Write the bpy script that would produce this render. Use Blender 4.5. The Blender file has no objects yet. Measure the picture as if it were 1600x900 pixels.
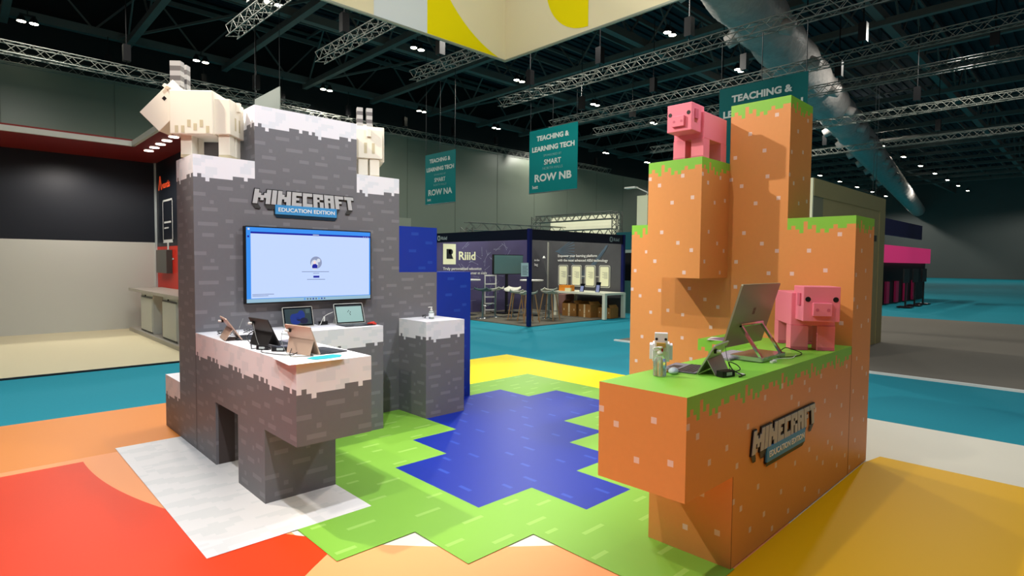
import bpy, math, random
from mathutils import Vector, Matrix
S = bpy.context.scene
C = S.collection
# ------------------------------------------------------------------ camera
CX, CY, CH = -1.4345, -1.3302, 1.6132
yaw, pitch, roll = math.radians(46.1309), math.radians(-2.5538), math.radians(0.5264)
F = Vector((math.cos(yaw)*math.cos(pitch), math.sin(yaw)*math.cos(pitch), math.sin(pitch)))
R = Vector((math.sin(yaw), -math.cos(yaw), 0)); U = R.cross(F)
R2 = R*math.cos(roll)+U*math.sin(roll); U2 = -R*math.sin(roll)+U*math.cos(roll)
cam = bpy.data.objects.new('camera', bpy.data.cameras.new('camera')); C.objects.link(cam)
cam.matrix_world = Matrix(((R2.x, U2.x, -F.x, CX), (R2.y, U2.y, -F.y, CY), (R2.z, U2.z, -F.z, CH), (0, 0, 0, 1)))
cam.data.sensor_width = 36; cam.data.lens = 902.48/1600*36; cam.data.clip_end = 400
S.camera = cam
# ------------------------------------------------------------------ exposure, world, lights
S.view_settings.view_transform = 'Standard'; S.view_settings.look = 'None'
S.view_settings.gamma = 1; S.view_settings.use_curve_mapping = False
S.view_settings.exposure = 0.28
w = bpy.data.worlds.new('hall_air'); S.world = w; w.use_nodes = True
w.node_tree.nodes['Background'].inputs[0].default_value = (1, 0.93, 0.88, 1)
w.node_tree.nodes['Background'].inputs[1].default_value = 0.11
def area(name, loc, size, power, col, target=None):
    l = bpy.data.lights.new(name, 'AREA'); l.shape = 'RECTANGLE'; l.size, l.size_y = size; l.energy = power; l.color = col
    o = bpy.data.objects.new(name, l); C.objects.link(o); o.location = loc
    if target: o.rotation_euler = (Vector(target)-Vector(loc)).to_track_quat('-Z', 'Y').to_euler()
    return o
def spot(name, loc, target, power, col, angle=75, blend=.4, rad=.06):
    l = bpy.data.lights.new(name, 'SPOT'); l.energy = power; l.color = col; l.spot_size = math.radians(angle); l.spot_blend = blend; l.shadow_soft_size = rad
    o = bpy.data.objects.new(name, l); C.objects.link(o); o.location = loc
    o.rotation_euler = (Vector(target)-Vector(loc)).to_track_quat('-Z', 'Y').to_euler(); return o
WARM = (1, .90, .76); COOL = (.86, .93, 1)
area('hall_light_bank', (1.5, 1.5, 10.4), (15, 15), 800, COOL)
spot('stand_spotlight', (-1.2, 4.6, 5.3), (3.4, 1.2, 1.6), 820, WARM, 80)
spot('stand_spotlight', (-1.0, .3, 5.3), (1.2, 4, 1.3), 520, (.92, .95, 1), 75)
spot('stand_spotlight', (5.2, 5.6, 5.3), (1.8, 2.0, 0), 380, WARM, 85)
spot('stand_spotlight', (3.3, .35, 5.3), (1.0, 3.8, 1.2), 330, (.95, .95, 1), 75)
spot('stand_spotlight', (-2.4, 1.4, 5.3), (2.6, .6, 1.0), 300, WARM, 80)
spot('banner_uplight', (2.2, 2.6, 4.6), (5.4, 6, 5.8), 130, (1, .93, .8), 120, .6, .3)
# hall lamps: most follow the fixture grid, a few far ones are added (the fixtures themselves are built further down)
LX = [13.2+6.2*k for k in range(9)]; LY = [11.35, 19.95, 28.5]
spot('booth_fill_light', (10.6, 10.6, 4.2), (11.2, 11, 0), 190, (1, .97, .86), 120)  # added fill that brightens the navy booth inside; it has no fixture
def down(name, loc, power, col): return spot(name, loc, (loc[0], loc[1]+.001, 0), power, col, 165, .3, .3)
def point(name, loc, power, col, rad=.15):
    l = bpy.data.lights.new(name, 'POINT'); l.energy = power; l.color = col; l.shadow_soft_size = rad
    o = bpy.data.objects.new(name, l); C.objects.link(o); o.location = loc; return o
for lx, ly in ((13.2, 11.35), (19.4, 19.95), (13.2, 28.5), (31.8, 11.35), (31.8, 28.5), (38, 19.95), (50.4, 11.35), (56.6, 28.5), (.8, 19.95), (.8, 11.35), (25.6, 2.8), (72, 11.35), (88, 19.95), (86, 4)):  # last three added to brighten the far end wall
    down('high_bay_lamp', (lx, ly, 10.7), 1300, (1, .97, .88))
# ------------------------------------------------------------------ materials
def lin(c): c /= 255.; return c/12.92 if c <= .04045 else ((c+.055)/1.055)**2.4
MC = {}
def M(name, rgb, rough=.6, metal=0., spec=.35, noise=0., scale=30., emit=0., trans=0., bump=0.):
    if name in MC: return MC[name]
    m = bpy.data.materials.new(name); m.use_nodes = True; nt = m.node_tree; b = nt.nodes['Principled BSDF']
    col = (lin(rgb[0]), lin(rgb[1]), lin(rgb[2]), 1)
    b.inputs['Base Color'].default_value = col; b.inputs['Roughness'].default_value = rough; b.inputs['Metallic'].default_value = metal
    b.inputs['Specular IOR Level'].default_value = spec
    if trans: b.inputs['Transmission Weight'].default_value = trans; b.inputs['IOR'].default_value = 1.36
    if emit and name.startswith('screen'): b.inputs['Base Color'].default_value = (.01, .01, .012, 1)
    if emit: b.inputs['Emission Color'].default_value = col; b.inputs['Emission Strength'].default_value = emit
    if noise or bump:
        tc = nt.nodes.new('ShaderNodeTexCoord'); n = nt.nodes.new('ShaderNodeTexNoise'); n.inputs['Scale'].default_value = scale; n.inputs['Detail'].default_value = 4
        nt.links.new(tc.outputs['Object'], n.inputs['Vector'])
        if noise:
            mx = nt.nodes.new('ShaderNodeMix'); mx.data_type = 'RGBA'
            mx.inputs[6].default_value = [max(0, v*(1-noise)) for v in col[:3]]+[1]; mx.inputs[7].default_value = [min(1, v*(1+noise)) for v in col[:3]]+[1]
            nt.links.new(n.outputs['Fac'], mx.inputs[0]); nt.links.new(mx.outputs[2], b.inputs['Base Color'])
        if bump:
            bp = nt.nodes.new('ShaderNodeBump'); bp.inputs['Strength'].default_value = bump; bp.inputs['Distance'].default_value = .02
            nt.links.new(n.outputs['Fac'], bp.inputs['Height']); nt.links.new(bp.outputs[0], b.inputs['Normal'])
    MC[name] = m; return m
STONE = M('grey_print', (108, 107, 111), .5, noise=.04); STREAK = M('pale_grey_print', (124, 123, 127), .5)
SNOW = M('white_print', (228, 226, 230), .5); SNOW2 = M('off_white_print', (217, 219, 224), .5)
DIRT = M('orange_print', (216, 146, 82), .45, noise=.03); SPECK = M('pale_fleck_print', (222, 196, 186), .5)
GRASS = M('green_print', (128, 196, 66), .45); BLUE = M('blue_print', (18, 50, 150), .4); BLUE2 = M('light_blue_print', (34, 70, 165), .4)
FGREEN = M('green_floor_vinyl', (126, 178, 64), .45, spec=.2, noise=.05, scale=2); FGREEN2 = M('pale_green_floor_vinyl', (148, 194, 88), .45, spec=.2)
FBLUE = M('blue_floor_vinyl', (8, 40, 150), .4, spec=.25); FBLUE2 = M('pale_blue_floor_vinyl', (38, 72, 176), .4, spec=.25)
FWHITE = M('white_floor_vinyl', (222, 218, 216), .4); FWHITE2 = M('off_white_floor_vinyl', (213, 211, 209), .4)
BLACK = M('black_plastic', (18, 18, 20), .4); WHITE = M('white_paint', (232, 232, 226), .5); CHROME = M('chrome', (200, 205, 210), .12, 1.)
GREY = M('grey_metal', (120, 124, 124), .45, .6); DARK = M('dark_grey_metal', (42, 46, 48), .5, .3)
TRUSS = M('truss_aluminium', (122, 124, 116), .5, .4, noise=.1, scale=8)
# ------------------------------------------------------------------ mesh helpers
class MB:
    def __init__(s): s.v = []; s.f = []; s.m = []; s.mats = []
    def mi(s, m):
        if m not in s.mats: s.mats.append(m)
        return s.mats.index(m)
    def face(s, pts, m):
        n = len(s.v); s.v += [tuple(p) for p in pts]; s.f.append(tuple(range(n, n+len(pts)))); s.m.append(s.mi(m)); return s
    def mesh(s, vs, fs, m):
        n = len(s.v); s.v += [tuple(p) for p in vs]; k = s.mi(m)
        for f in fs: s.f.append(tuple(n+i for i in f)); s.m.append(k)
        return s
    def box(s, x0, y0, z0, x1, y1, z1, m, T=None):
        vs = [Vector((x, y, z)) for x in (x0, x1) for y in (y0, y1) for z in (z0, z1)]
        if T: vs = [T @ v for v in vs]
        return s.mesh(vs, [(0, 1, 3, 2), (4, 6, 7, 5), (0, 4, 5, 1), (2, 3, 7, 6), (0, 2, 6, 4), (1, 5, 7, 3)], m)
    def rbox(s, x0, y0, z0, x1, y1, z1, m, r=.01, T=None, axis='z', n=4):
        """box with rounded edges along one axis"""
        A = {'z': (x0, y0, x1, y1, z0, z1), 'y': (x0, z0, x1, z1, y0, y1), 'x': (y0, z0, y1, z1, x0, x1)}[axis]
        a0, b0, a1, b1, c0, c1 = A; pts = []
        for (ca, cb, st) in ((a1-r, b1-r, 0), (a0+r, b1-r, 90), (a0+r, b0+r, 180), (a1-r, b0+r, 270)):
            for k in range(n+1):
                t = math.radians(st+90*k/n); pts.append((ca+r*math.cos(t), cb+r*math.sin(t)))
        return s.prism(pts, c0, c1, m, axis, T)
    def prism(s, pts, c0, c1, m, axis='z', T=None):
        f = {'z': lambda a, b, c: (a, b, c), 'y': lambda a, b, c: (a, c, b), 'x': lambda a, b, c: (c, a, b)}[axis]
        vs = [Vector(f(a, b, c0)) for a, b in pts]+[Vector(f(a, b, c1)) for a, b in pts]; n = len(pts)
        if T: vs = [T @ v for v in vs]
        fs = [tuple(range(n))[::-1], tuple(range(n, 2*n))]+[(i, (i+1) % n, n+(i+1) % n, n+i) for i in range(n)]
        return s.mesh(vs, fs, m)
    def tube(s, pts, r, m, n=6, cap=True):
        pts = [Vector(p) for p in pts]; rs = r if isinstance(r, (list, tuple)) else [r]*len(pts); base = len(s.v); k = s.mi(m); up = None
        for i, p in enumerate(pts):
            d = (pts[min(i+1, len(pts)-1)]-pts[max(i-1, 0)]).normalized()
            if up is None: up = d.orthogonal().normalized()
            a = (up-d*up.dot(d))
            a = a.normalized() if a.length > 1e-6 else d.orthogonal().normalized()
            up = a; b = d.cross(a)
            for j in range(n):
                t = 2*math.pi*j/n; s.v.append(tuple(p+(a*math.cos(t)+b*math.sin(t))*rs[i]))
        for i in range(len(pts)-1):
            for j in range(n):
                s.f.append((base+i*n+j, base+i*n+(j+1) % n, base+(i+1)*n+(j+1) % n, base+(i+1)*n+j)); s.m.append(k)
        if cap:
            s.f.append(tuple(base+j for j in range(n))[::-1]); s.m.append(k)
            s.f.append(tuple(base+(len(pts)-1)*n+j for j in range(n))); s.m.append(k)
        return s
    def lathe(s, prof, m, n=20, T=None):
        vs = [Vector((r*math.cos(2*math.pi*j/n), r*math.sin(2*math.pi*j/n), z)) for r, z in prof for j in range(n)]
        if T: vs = [T @ v for v in vs]
        fs = [(i*n+j, i*n+(j+1) % n, (i+1)*n+(j+1) % n, (i+1)*n+j) for i in range(len(prof)-1) for j in range(n)]
        fs += [tuple(range(n))[::-1], tuple((len(prof)-1)*n+j for j in range(n))]
        return s.mesh(vs, fs, m)
    def build(s, name, parent=None, smooth=False, bevel=0, T=None):
        me = bpy.data.meshes.new(name); me.from_pydata(s.v, [], s.f)
        for m in s.mats: me.materials.append(m)
        me.polygons.foreach_set('material_index', s.m)
        if smooth: me.polygons.foreach_set('use_smooth', [True]*len(s.f))
        me.update(); o = bpy.data.objects.new(name, me); C.objects.link(o)
        if parent: o.parent = parent
        if T is not None: o.matrix_local = T
        if bevel:
            b = o.modifiers.new('bevel', 'BEVEL'); b.width = bevel; b.segments = 2; b.limit_method = 'ANGLE'
        return o
def tag(o, label=None, cat=None, group=None, kind=None):
    if label: o['label'] = label
    if cat: o['category'] = cat
    if group: o['group'] = group
    if kind: o['kind'] = kind
    return o
def thing(name, label, cat, loc=(0, 0, 0), rz=0., group=None, kind=None):
    o = bpy.data.objects.new(name, None); C.objects.link(o); o.location = loc; o.rotation_euler = (0, 0, rz); o.empty_display_size = .1
    return tag(o, label, cat, group, kind)
def copy_tree(o, parent=None):
    c = o.copy(); C.objects.link(c); c.parent = parent
    for ch in list(o.children): copy_tree(ch, c)
    return c
def frame(o, x, z):
    """matrix with local +X along x, local +Y along 'up' z, local +Z out of the sign"""
    x = Vector(x).normalized(); z = Vector(z).normalized(); n = x.cross(z)
    return Matrix(((x.x, z.x, n.x, o[0]), (x.y, z.y, n.y, o[1]), (x.z, z.z, n.z, o[2]), (0, 0, 0, 1)))
def text(name, s, size, m, T, parent, align='LEFT', bold=0., width=None, ext=.001, label=None):
    """lettering turned into a mesh; T maps the text plane into the parent's space. Letters sit just proud of the sheet."""
    c = bpy.data.curves.new(name, 'FONT'); c.body = s; c.size = size; c.align_x = align; c.offset = bold; c.extrude = ext; c.resolution_u = 3
    o = bpy.data.objects.new(name, c); C.objects.link(o); bpy.context.view_layer.update()
    me = bpy.data.meshes.new_from_object(o); bpy.data.objects.remove(o)
    if width:
        xs = [v.co.x for v in me.vertices]; k = width/(max(xs)-min(xs))
        for v in me.vertices: v.co.x *= k
    me.materials.clear(); me.materials.append(m)
    for p in me.polygons: p.material_index = 0
    o = bpy.data.objects.new(name, me); C.objects.link(o); o.parent = parent; o.matrix_local = T @ Matrix.Translation((0, 0, ext))
    if label: o['label'] = label
    return o
# ------------------------------------------------------------------ printed block faces
SN = [6, 5, 6, 7, 6, 6, 6, 6, 6, 6, 5, 5, 5, 6, 5, 5]; GN = [3, 2, 3, 4, 1, 3, 2, 4, 3, 4, 3, 2, 3, 3, 2, 2]
SR = [(1, 2, 5), (8, 1, 2), (11, 4, 4), (2, 5, 3), (12, 7, 1), (6, 8, 4), (0, 10, 3), (9, 11, 5), (4, 12, 1), (13, 14, 3), (2, 14, 4), (9, 5, 1)]
DR = [[(0, 4), (3, 6), (10, 4), (13, 10), (7, 11)], [(2, 2), (12, 4), (5, 8), (9, 13), (1, 14)], [(4, 3), (9, 6), (13, 8), (2, 11), (11, 14)]]
BR = [(5, 2, 3), (11, 5, 3), (4, 8, 3), (12, 12, 2), (8, 14, 3)]
def tex(kind, fringe, c, r, seed):
    """material of texel column c (0..15, left to right), row r (0 top)"""
    if kind == 'stone':
        if fringe and r < SN[c]: return SNOW2 if math.sin(c*.55+seed*2.1+math.sin(r*1.3+seed)*1.1)+.6*math.sin(r*1.1+c*.9) > .55 else SNOW
        return STREAK if any(a <= c < a+l and b == r for a, b, l in SR) else STONE
    if kind == 'dirt':
        if fringe and r < GN[c]: return GRASS
        return SPECK if (c, r) in DR[seed % 3] else DIRT
    return BLUE2 if any(a <= c < a+l and b == r for a, b, l in BR) else BLUE
CZ = .498
def voxels(cells, kinds=None, kind='stone', nofringe=(), org=(0, 0)):
    """cells: {(i,j,k)}; printed faces, one half-metre block each"""
    mb = MB(); ox, oy = org
    for (i, j, k) in sorted(cells):
        kd = (kinds or {}).get((i, j, k), kind); fr = (i, j, k+1) not in cells
        x0, y0, z0 = i*.5-ox, j*.5-oy, k*CZ; x1, y1, z1 = x0+.5, y0+.5, z0+CZ; t = .5/16; tz = CZ/16
        for (d, P) in (((0, -1, 0), lambda a: (x0+a, y0)), ((0, 1, 0), lambda a: (x1-a, y1)), ((-1, 0, 0), lambda a: (x0, y1-a)), ((1, 0, 0), lambda a: (x1, y0+a))):
            if (i+d[0], j+d[1], k+d[2]) in cells: continue
            f2 = fr and kd != 'blue' and (d, i, j, k) not in nofringe and (d, k) not in nofringe
            for r in range(16):
                c = 0
                while c < 16:
                    m = tex(kd, f2, c, r, i+j+k); e = c+1
                    while e < 16 and tex(kd, f2, e, r, i+j+k) is m: e += 1
                    (ax, ay), (bx, by) = P(c*t), P(e*t); zt, zb = z1-r*tz, z1-(r+1)*tz
                    mb.face([(ax, ay, zb), (bx, by, zb), (bx, by, zt), (ax, ay, zt)], m); c = e
        base = {'stone': SNOW, 'dirt': GRASS, 'blue': BLUE}[kd]
        if fr: mb.face([(x0, y0, z1), (x1, y0, z1), (x1, y1, z1), (x0, y1, z1)], base)
        if (i, j, k-1) not in cells: mb.face([(x0, y1, z0), (x1, y1, z0), (x1, y0, z0), (x0, y0, z0)], {'stone': STONE, 'dirt': DIRT, 'blue': BLUE}[kd])
    return mb
# ================================================================== SETTING
# hall floor: teal aisle carpet
CARPET = M('teal_carpet', (34, 142, 160), .85, spec=.15, noise=.06, scale=40)
fl = MB(); fl.box(-12, -14, -.06, 100, 32, -.02, CARPET); floor = tag(fl.build('floor'), 'teal carpet of the hall aisles', kind='structure')
# raised exhibition platform with its printed vinyl sheets
FCREAM = M('cream_floor_vinyl', (228, 222, 204), .5, spec=.15); FPEACH = M('peach_floor_vinyl', (246, 160, 104), .5, spec=.15); FRED = M('red_floor_vinyl', (232, 62, 22), .5, spec=.15)
FORANGE = M('orange_floor_vinyl', (228, 140, 66), .5, spec=.15); FGOLD = M('gold_floor_vinyl', (234, 178, 8), .5, spec=.15); FYEL = M('yellow_floor_vinyl', (250, 226, 4), .5, spec=.15)
pf = MB(); pf.box(-8, -8, -.02, 5.5, 6, -.006, FCREAM)
plat = pf.build('floor'); tag(plat, 'raised platform under the stand, its printed sheets in white, green, blue and warm colours', kind='structure')
def sheet(name, pts, m, z, label):
    mb = MB(); mb.prism(pts, -.006, z, m); o = mb.build(name, plat); o['label'] = label; return o
def arc(cx, cy, r, a0, a1, n=24): return [(cx+r*math.cos(math.radians(a0+(a1-a0)*k/n)), cy+r*math.sin(math.radians(a0+(a1-a0)*k/n))) for k in range(n+1)]
def ang(cx, cy, x, y): return math.degrees(math.atan2(y-cy, x-cx)) % 360
A = arc(5.04, 5.844, 6.445, ang(5.04, 5.844, -.05, 1.86), ang(5.04, 5.844, 2.6, -.12))
sheet('peach_sheet', A+[(2.6, -8), (-8, -8), (-8, 4.4), (-.05, 4.4)], FPEACH, -.0045, 'peach floor sheet with a curved far edge')
a1 = arc(3.467, 4.29, 4.214, 180, ang(3.467, 4.29, .004, 1.8)); a2 = arc(2.132, -1.625, 3.877, ang(2.132, -1.625, .004, 1.616), 178)
sheet('red_sheet', a1+[(.004, 1.616)]+a2+[(-8, -1.5), (-8, 4.29)], FRED, -.0035, 'bright red floor sheet')
sheet('orange_sheet', [(-8, 4.4), (1.5, 4.4), (1.5, 6), (-8, 6)], FORANGE, -.004, 'orange floor sheet at the back left')
sheet('yellow_sheet', [(2.5, 4.4), (4.4, 4.4), (4.4, 1), (5.5, 1), (5.5, 6), (2.5, 6)], FYEL, -.004, 'bright yellow floor sheet at the back')
sheet('gold_sheet', [(1.0, -8), (4.17, -8), (4.17, -.02), (3.9, .03), (1.0, .0)], FGOLD, -.003, 'golden yellow floor sheet')
POND = set()
for i0, i1, j0, j1 in ((6, 7, 5, 8), (7, 8, 5, 7), (5, 6, 4, 8), (4, 5, 3, 8), (3, 4, 2, 7), (2, 3, 3, 5)):
    for i in range(i0, i1):
        for j in range(j0, j1): POND.add((i, j))
POND -= {(3, 6)}; POND |= {(3, 5)}
POND |= {(3, 5)}
WH = {(i, j) for i in (-1, 0) for j in range(4, 9)}
# pond outline steps, measured: left side 2|3..5, 3|5..6, 4|6..7
POND = {(i, j) for (i, j) in POND if not (i == 3 and j >= 6)}
GRN = {(i, j) for i in range(0, 9) for j in range(0, 9)} - POND - WH - {(i, 0) for i in range(3, 9)} - {(7, 1), (7, 2), (7, 3)}
GRN = {c for c in GRN if not (c[0] == 8 and c[1] < 4)}
GRN = {c for c in GRN if not (c[0] == 0 and c[1] < 3) and not (c[0] == 1 and c[1] < 2)}
def tiles(name, cells, base, streak, z, pat, alongx, label):
    mb = MB(); t = .5/16
    for (i, j) in cells:
        for r in range(16):
            c = 0
            def mt(c): return streak if any(a <= c < a+l and b == r for a, b, l in pat[(i*7+j*5) % len(pat)]) else base
            while c < 16:
                m = mt(c); e = c+1
                while e < 16 and mt(e) is m: e += 1
                a0, a1, b0, b1 = c*t, e*t, r*t, (r+1)*t
                if alongx: q = [(i*.5+a0, j*.5+b0), (i*.5+a1, j*.5+b0), (i*.5+a1, j*.5+b1), (i*.5+a0, j*.5+b1)]
                else: q = [(i*.5+b0, j*.5+a0), (i*.5+b1, j*.5+a0), (i*.5+b1, j*.5+a1), (i*.5+b0, j*.5+a1)]
                if not alongx: q = q[::-1] if False else [q[0], q[1], q[2], q[3]]
                mb.face([(x, y, z) for x, y in q], m); c = e
    o = mb.build(name, plat); o['label'] = label; return o
P1 = [[(2, 3, 5), (10, 8, 4), (5, 13, 4)], [(8, 2, 5), (1, 7, 4), (9, 12, 5)], [(4, 5, 6), (11, 11, 4)], [(1, 2, 4), (7, 9, 6), (2, 14, 3)]]
P2 = [[(2, 3, 4), (10, 9, 3)], [(8, 4, 4), (3, 12, 3)], [(4, 7, 4), (11, 13, 3)], [(6, 2, 3), (2, 10, 4)]]
tiles('green_sheet', GRN, FGREEN, FGREEN2, 0, P1, True, 'grass green floor sheet with pale dashes and stepped edges')
tiles('pond_sheet', POND, FBLUE, FBLUE2, 0, P2, False, 'deep blue pond-shaped floor sheet with stepped edges')
ws = MB(); t = .5/16; random.seed(4)
for (i, j) in WH:
    for a in range(8):
        for b in range(16):
            n = math.sin((i*8+a)*.9+math.sin((j*16+b)*.7)*1.6)+math.sin((j*16+b)*.8+(i*8+a)*.35)+random.uniform(-.5, .5)
            ws.face([(i*.5+a*t*2, j*.5+b*t, 0), (i*.5+(a+1)*t*2, j*.5+b*t, 0), (i*.5+(a+1)*t*2, j*.5+(b+1)*t, 0), (i*.5+a*t*2, j*.5+(b+1)*t, 0)], FWHITE2 if n > .35 else FWHITE)
o = ws.build('white_sheet', plat); o['label'] = 'white floor sheet mottled like snow'
# hall walls and roof
WALL = M('grey_wall_panel', (112, 120, 106), .38, spec=.5, noise=.12, scale=.25); SEAM = M('panel_seam', (98, 105, 92), .6)
hw = MB(); hw.box(-14, 31, -.02, 99, 31.4, 9.8, WALL)
for k in range(28): hw.box(-12+k*4.0, 30.985, 0, -11.96+k*4.0, 31, 9.8, SEAM)
tag(hw.build('wall_back'), 'tall grey panelled hall wall', kind='structure')
hr = MB(); hr.box(97, -30, -.02, 97.4, 31, 14.6, M('far_wall_panel', (96, 102, 100), .5, noise=.1, scale=.2)); tag(hr.build('wall_right'), 'far end wall of the hall', kind='structure')
DECK = M('dark_roof_deck', (30, 40, 50), .7, noise=.3, scale=.6); STEEL = M('dark_roof_steel', (96, 98, 94), .6, 0, noise=.15, scale=1.5); CEILW = M('dark_band', (20, 24, 25), .8)
ce = MB(); ce.box(-14, -30, 14.6, 99, 34, 14.8, DECK)
for k in range(80): ce.box(-14, -8+k*.5, 14.5, 99, -7.75+k*.5, 14.6, DECK)
ce.box(-14, 31, 9.8, 99, 31.4, 14.6, CEILW)
ceil = tag(ce.build('ceiling'), 'dark steel roof high above the hall', kind='structure')
def lattice(a, b, h, n, r, m, mb):
    a, b = Vector(a), Vector(b); up = Vector((0, 0, h)); mb.tube([a, b], r, m, 4); mb.tube([a+up, b+up], r, m, 4)
    for k in range(n):
        p, q = a.lerp(b, k/n), a.lerp(b, (k+1)/n)
        mb.tube([p, (p+q)/2+up], r*.6, m, 4); mb.tube([(p+q)/2+up, q], r*.6, m, 4)
for gy in (5.6, 14.1, 22.4, 30.6):
    g = MB(); g.box(-14, gy-.16, 11.55, 98, gy+.16, 11.9, STEEL); lattice((-14, gy, 11.8), (98, gy, 11.8), 2.5, 26, .09, STEEL, g); g.build('roof_girder', ceil)
for k in range(20):
    x = .2+k*4.3; g = MB(); g.box(x-.13, -8, 11.35, x+.13, 31, 11.62, STEEL)
    if k % 2: lattice((x, 5.6, 11.5), (x, 30.6, 11.5), 2.6, 6, .08, STEEL, g)
    g.build('roof_beam', ceil)
for k in range(10):
    g = MB(); y = 8+k*2.4; g.box(-14, y-.06, 13.4, 98, y+.06, 13.62, STEEL); g.build('roof_purlin', ceil)
for k in range(7):
    g = MB(); x = 4+k*9; g.tube([(x, 30.6, 11.6), (x+8.3, 22.4, 13.9), (x, 14.1, 11.6), (x+8.3, 5.6, 13.9)], .07, STEEL, 4); g.build('roof_brace', ceil)
# ================================================================== DISPLAY WALLS AND COUNTERS
cells = {(0, 8, k) for k in range(5)} | {(i, 8, k) for i in (1, 2) for k in range(6)} | {(3, 8, k) for k in range(5)} | {(4, 8, k) for k in range(4)} | {(5, 8, k) for k in range(3)}
kd = {(4, 8, 3): 'blue', (5, 8, 0): 'blue', (5, 8, 1): 'blue', (5, 8, 2): 'blue'}
lw = thing('display_wall', 'stepped grey stone-print display wall with white snowy tops and blue blocks at its right end', 'display wall')
voxels(cells, kd).build('panel', lw)
lc = thing('counter', 'grey L-shaped counter with white snowy top standing in front of the stone-print wall', 'counter')
voxels({(0, j, 1) for j in range(4, 8)} | {(i, 7, k) for i in range(3) for k in (0, 1)} | {(0, 7, 0), (0, 5, 0)}).build('body', lc)
pd = thing('pedestal', 'grey block pedestal with white snowy top in front of the blue blocks', 'pedestal'); voxels({(4, 7, 0), (4, 7, 1)}).build('body', pd)
lb = thing('low_block', 'low grey block with white top behind the left end of the stone-print wall', 'block'); voxels({(0, 9, 0)}).build('body', lb)
sm = MB(); sm.box(-.0015, 3.998, 0, .0, 4.002, .98, M('seam_line', (70, 62, 60), .7)); sm.build('panel_seam', lc); sm = MB(); sm.box(.02, 3.4985, 0, .14, 3.4995, .47, MC['seam_line']); sm.build('panel_seam', lc)
# right structure: a hair out of square, pivot at (1,0)
RO = (1-.0228, .0081, 0); RR = .0093
def rt(x, y): c, s = math.cos(RR), math.sin(RR); return (RO[0]+c*(x-1)-s*y, RO[1]+s*(x-1)+c*y)
rw = thing('display_wall', 'tall stepped orange earth-print display wall with ragged green tops', 'display wall', RO, RR)
voxels({(7, 0, k) for k in range(4)} | {(7, 1, k) for k in range(6)} | {(7, 2, k) for k in range(4)} | {(7, 3, k) for k in range(4)}, kind='dirt', org=(1, 0)).build('panel', rw)
o = voxels({(6, 2, 3), (6, 2, 4)}, kind='dirt', org=(1, 0)).build('projecting_block', rw); o['label'] = 'orange block with a green top jutting out of the wall'
rc = thing('counter', 'long orange counter with bright green top and a lettered front', 'counter', RO, RR)
cc = {(i, 0, 1) for i in range(2, 7)} | {(i, 0, 0) for i in range(3, 7)}
voxels(cc, kind='dirt', org=(1, 0), nofringe={((-1, 0, 0), 2, 0, 1)}).build('body', rc)
gb = thing('low_block', 'orange block with green top between the orange wall and the back of the lettered counter', 'block', RO, RR)
voxels({(6, 1, 0), (6, 1, 1)}, kind='dirt', org=(1, 0)).build('body', gb)
sm = MB(); sm.box(2.4985, -.0012, 0, 2.5015, 0, .99, M('brown_seam', (96, 52, 22), .7)); sm.build('panel_seam', rc); sm = MB(); sm.box(.5, -.001, 0, .504, .0, CZ, MC['brown_seam']); sm.build('panel_seam', rc)
# ------------------------------------------------------------------ raised lettering
LET = {'M': (['X...X', 'XX.XX', 'XXXXX', 'X.X.X', 'X...X'], [1, .55, .7, .55, 1]), 'I': (['X']*5, [1.05]), 'N': (['X..X', 'XX.X', 'XXXX', 'X.XX', 'X..X'], [1, .55, .55, 1]),
       'E': (['XXX', 'X..', 'XX.', 'X..', 'XXX'], [1, .75, .6]), 'C': (['XXX', 'X..', 'X..', 'X..', 'XXX'], [1, .75, .6]), 'R': (['XXX', 'X.X', 'XX.', 'X.X', 'X.X'], [1, .6, .95]),
       'A': (['XXX', 'X.X', 'XXX', 'X.X', 'X.X'], [1, .55, 1]), 'F': (['XXX', 'X..', 'XX.', 'X..', 'X..'], [1, .75, .6]), 'T': (['XXX', '.X.', '.X.', '.X.', '.X.'], [.75, 1.05, .75])}
LGREY = M('letter_grey', (178, 178, 178), .5); LDARK = M('letter_outline_dark', (26, 26, 28), .5); LMID = M('letter_side_grey', (62, 62, 62), .5); PBLUE = M('plate_blue', (60, 140, 196), .5); PDK = M('plate_side', (24, 52, 74), .5)  # near-black is the outline and lower edge of the letters
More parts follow.
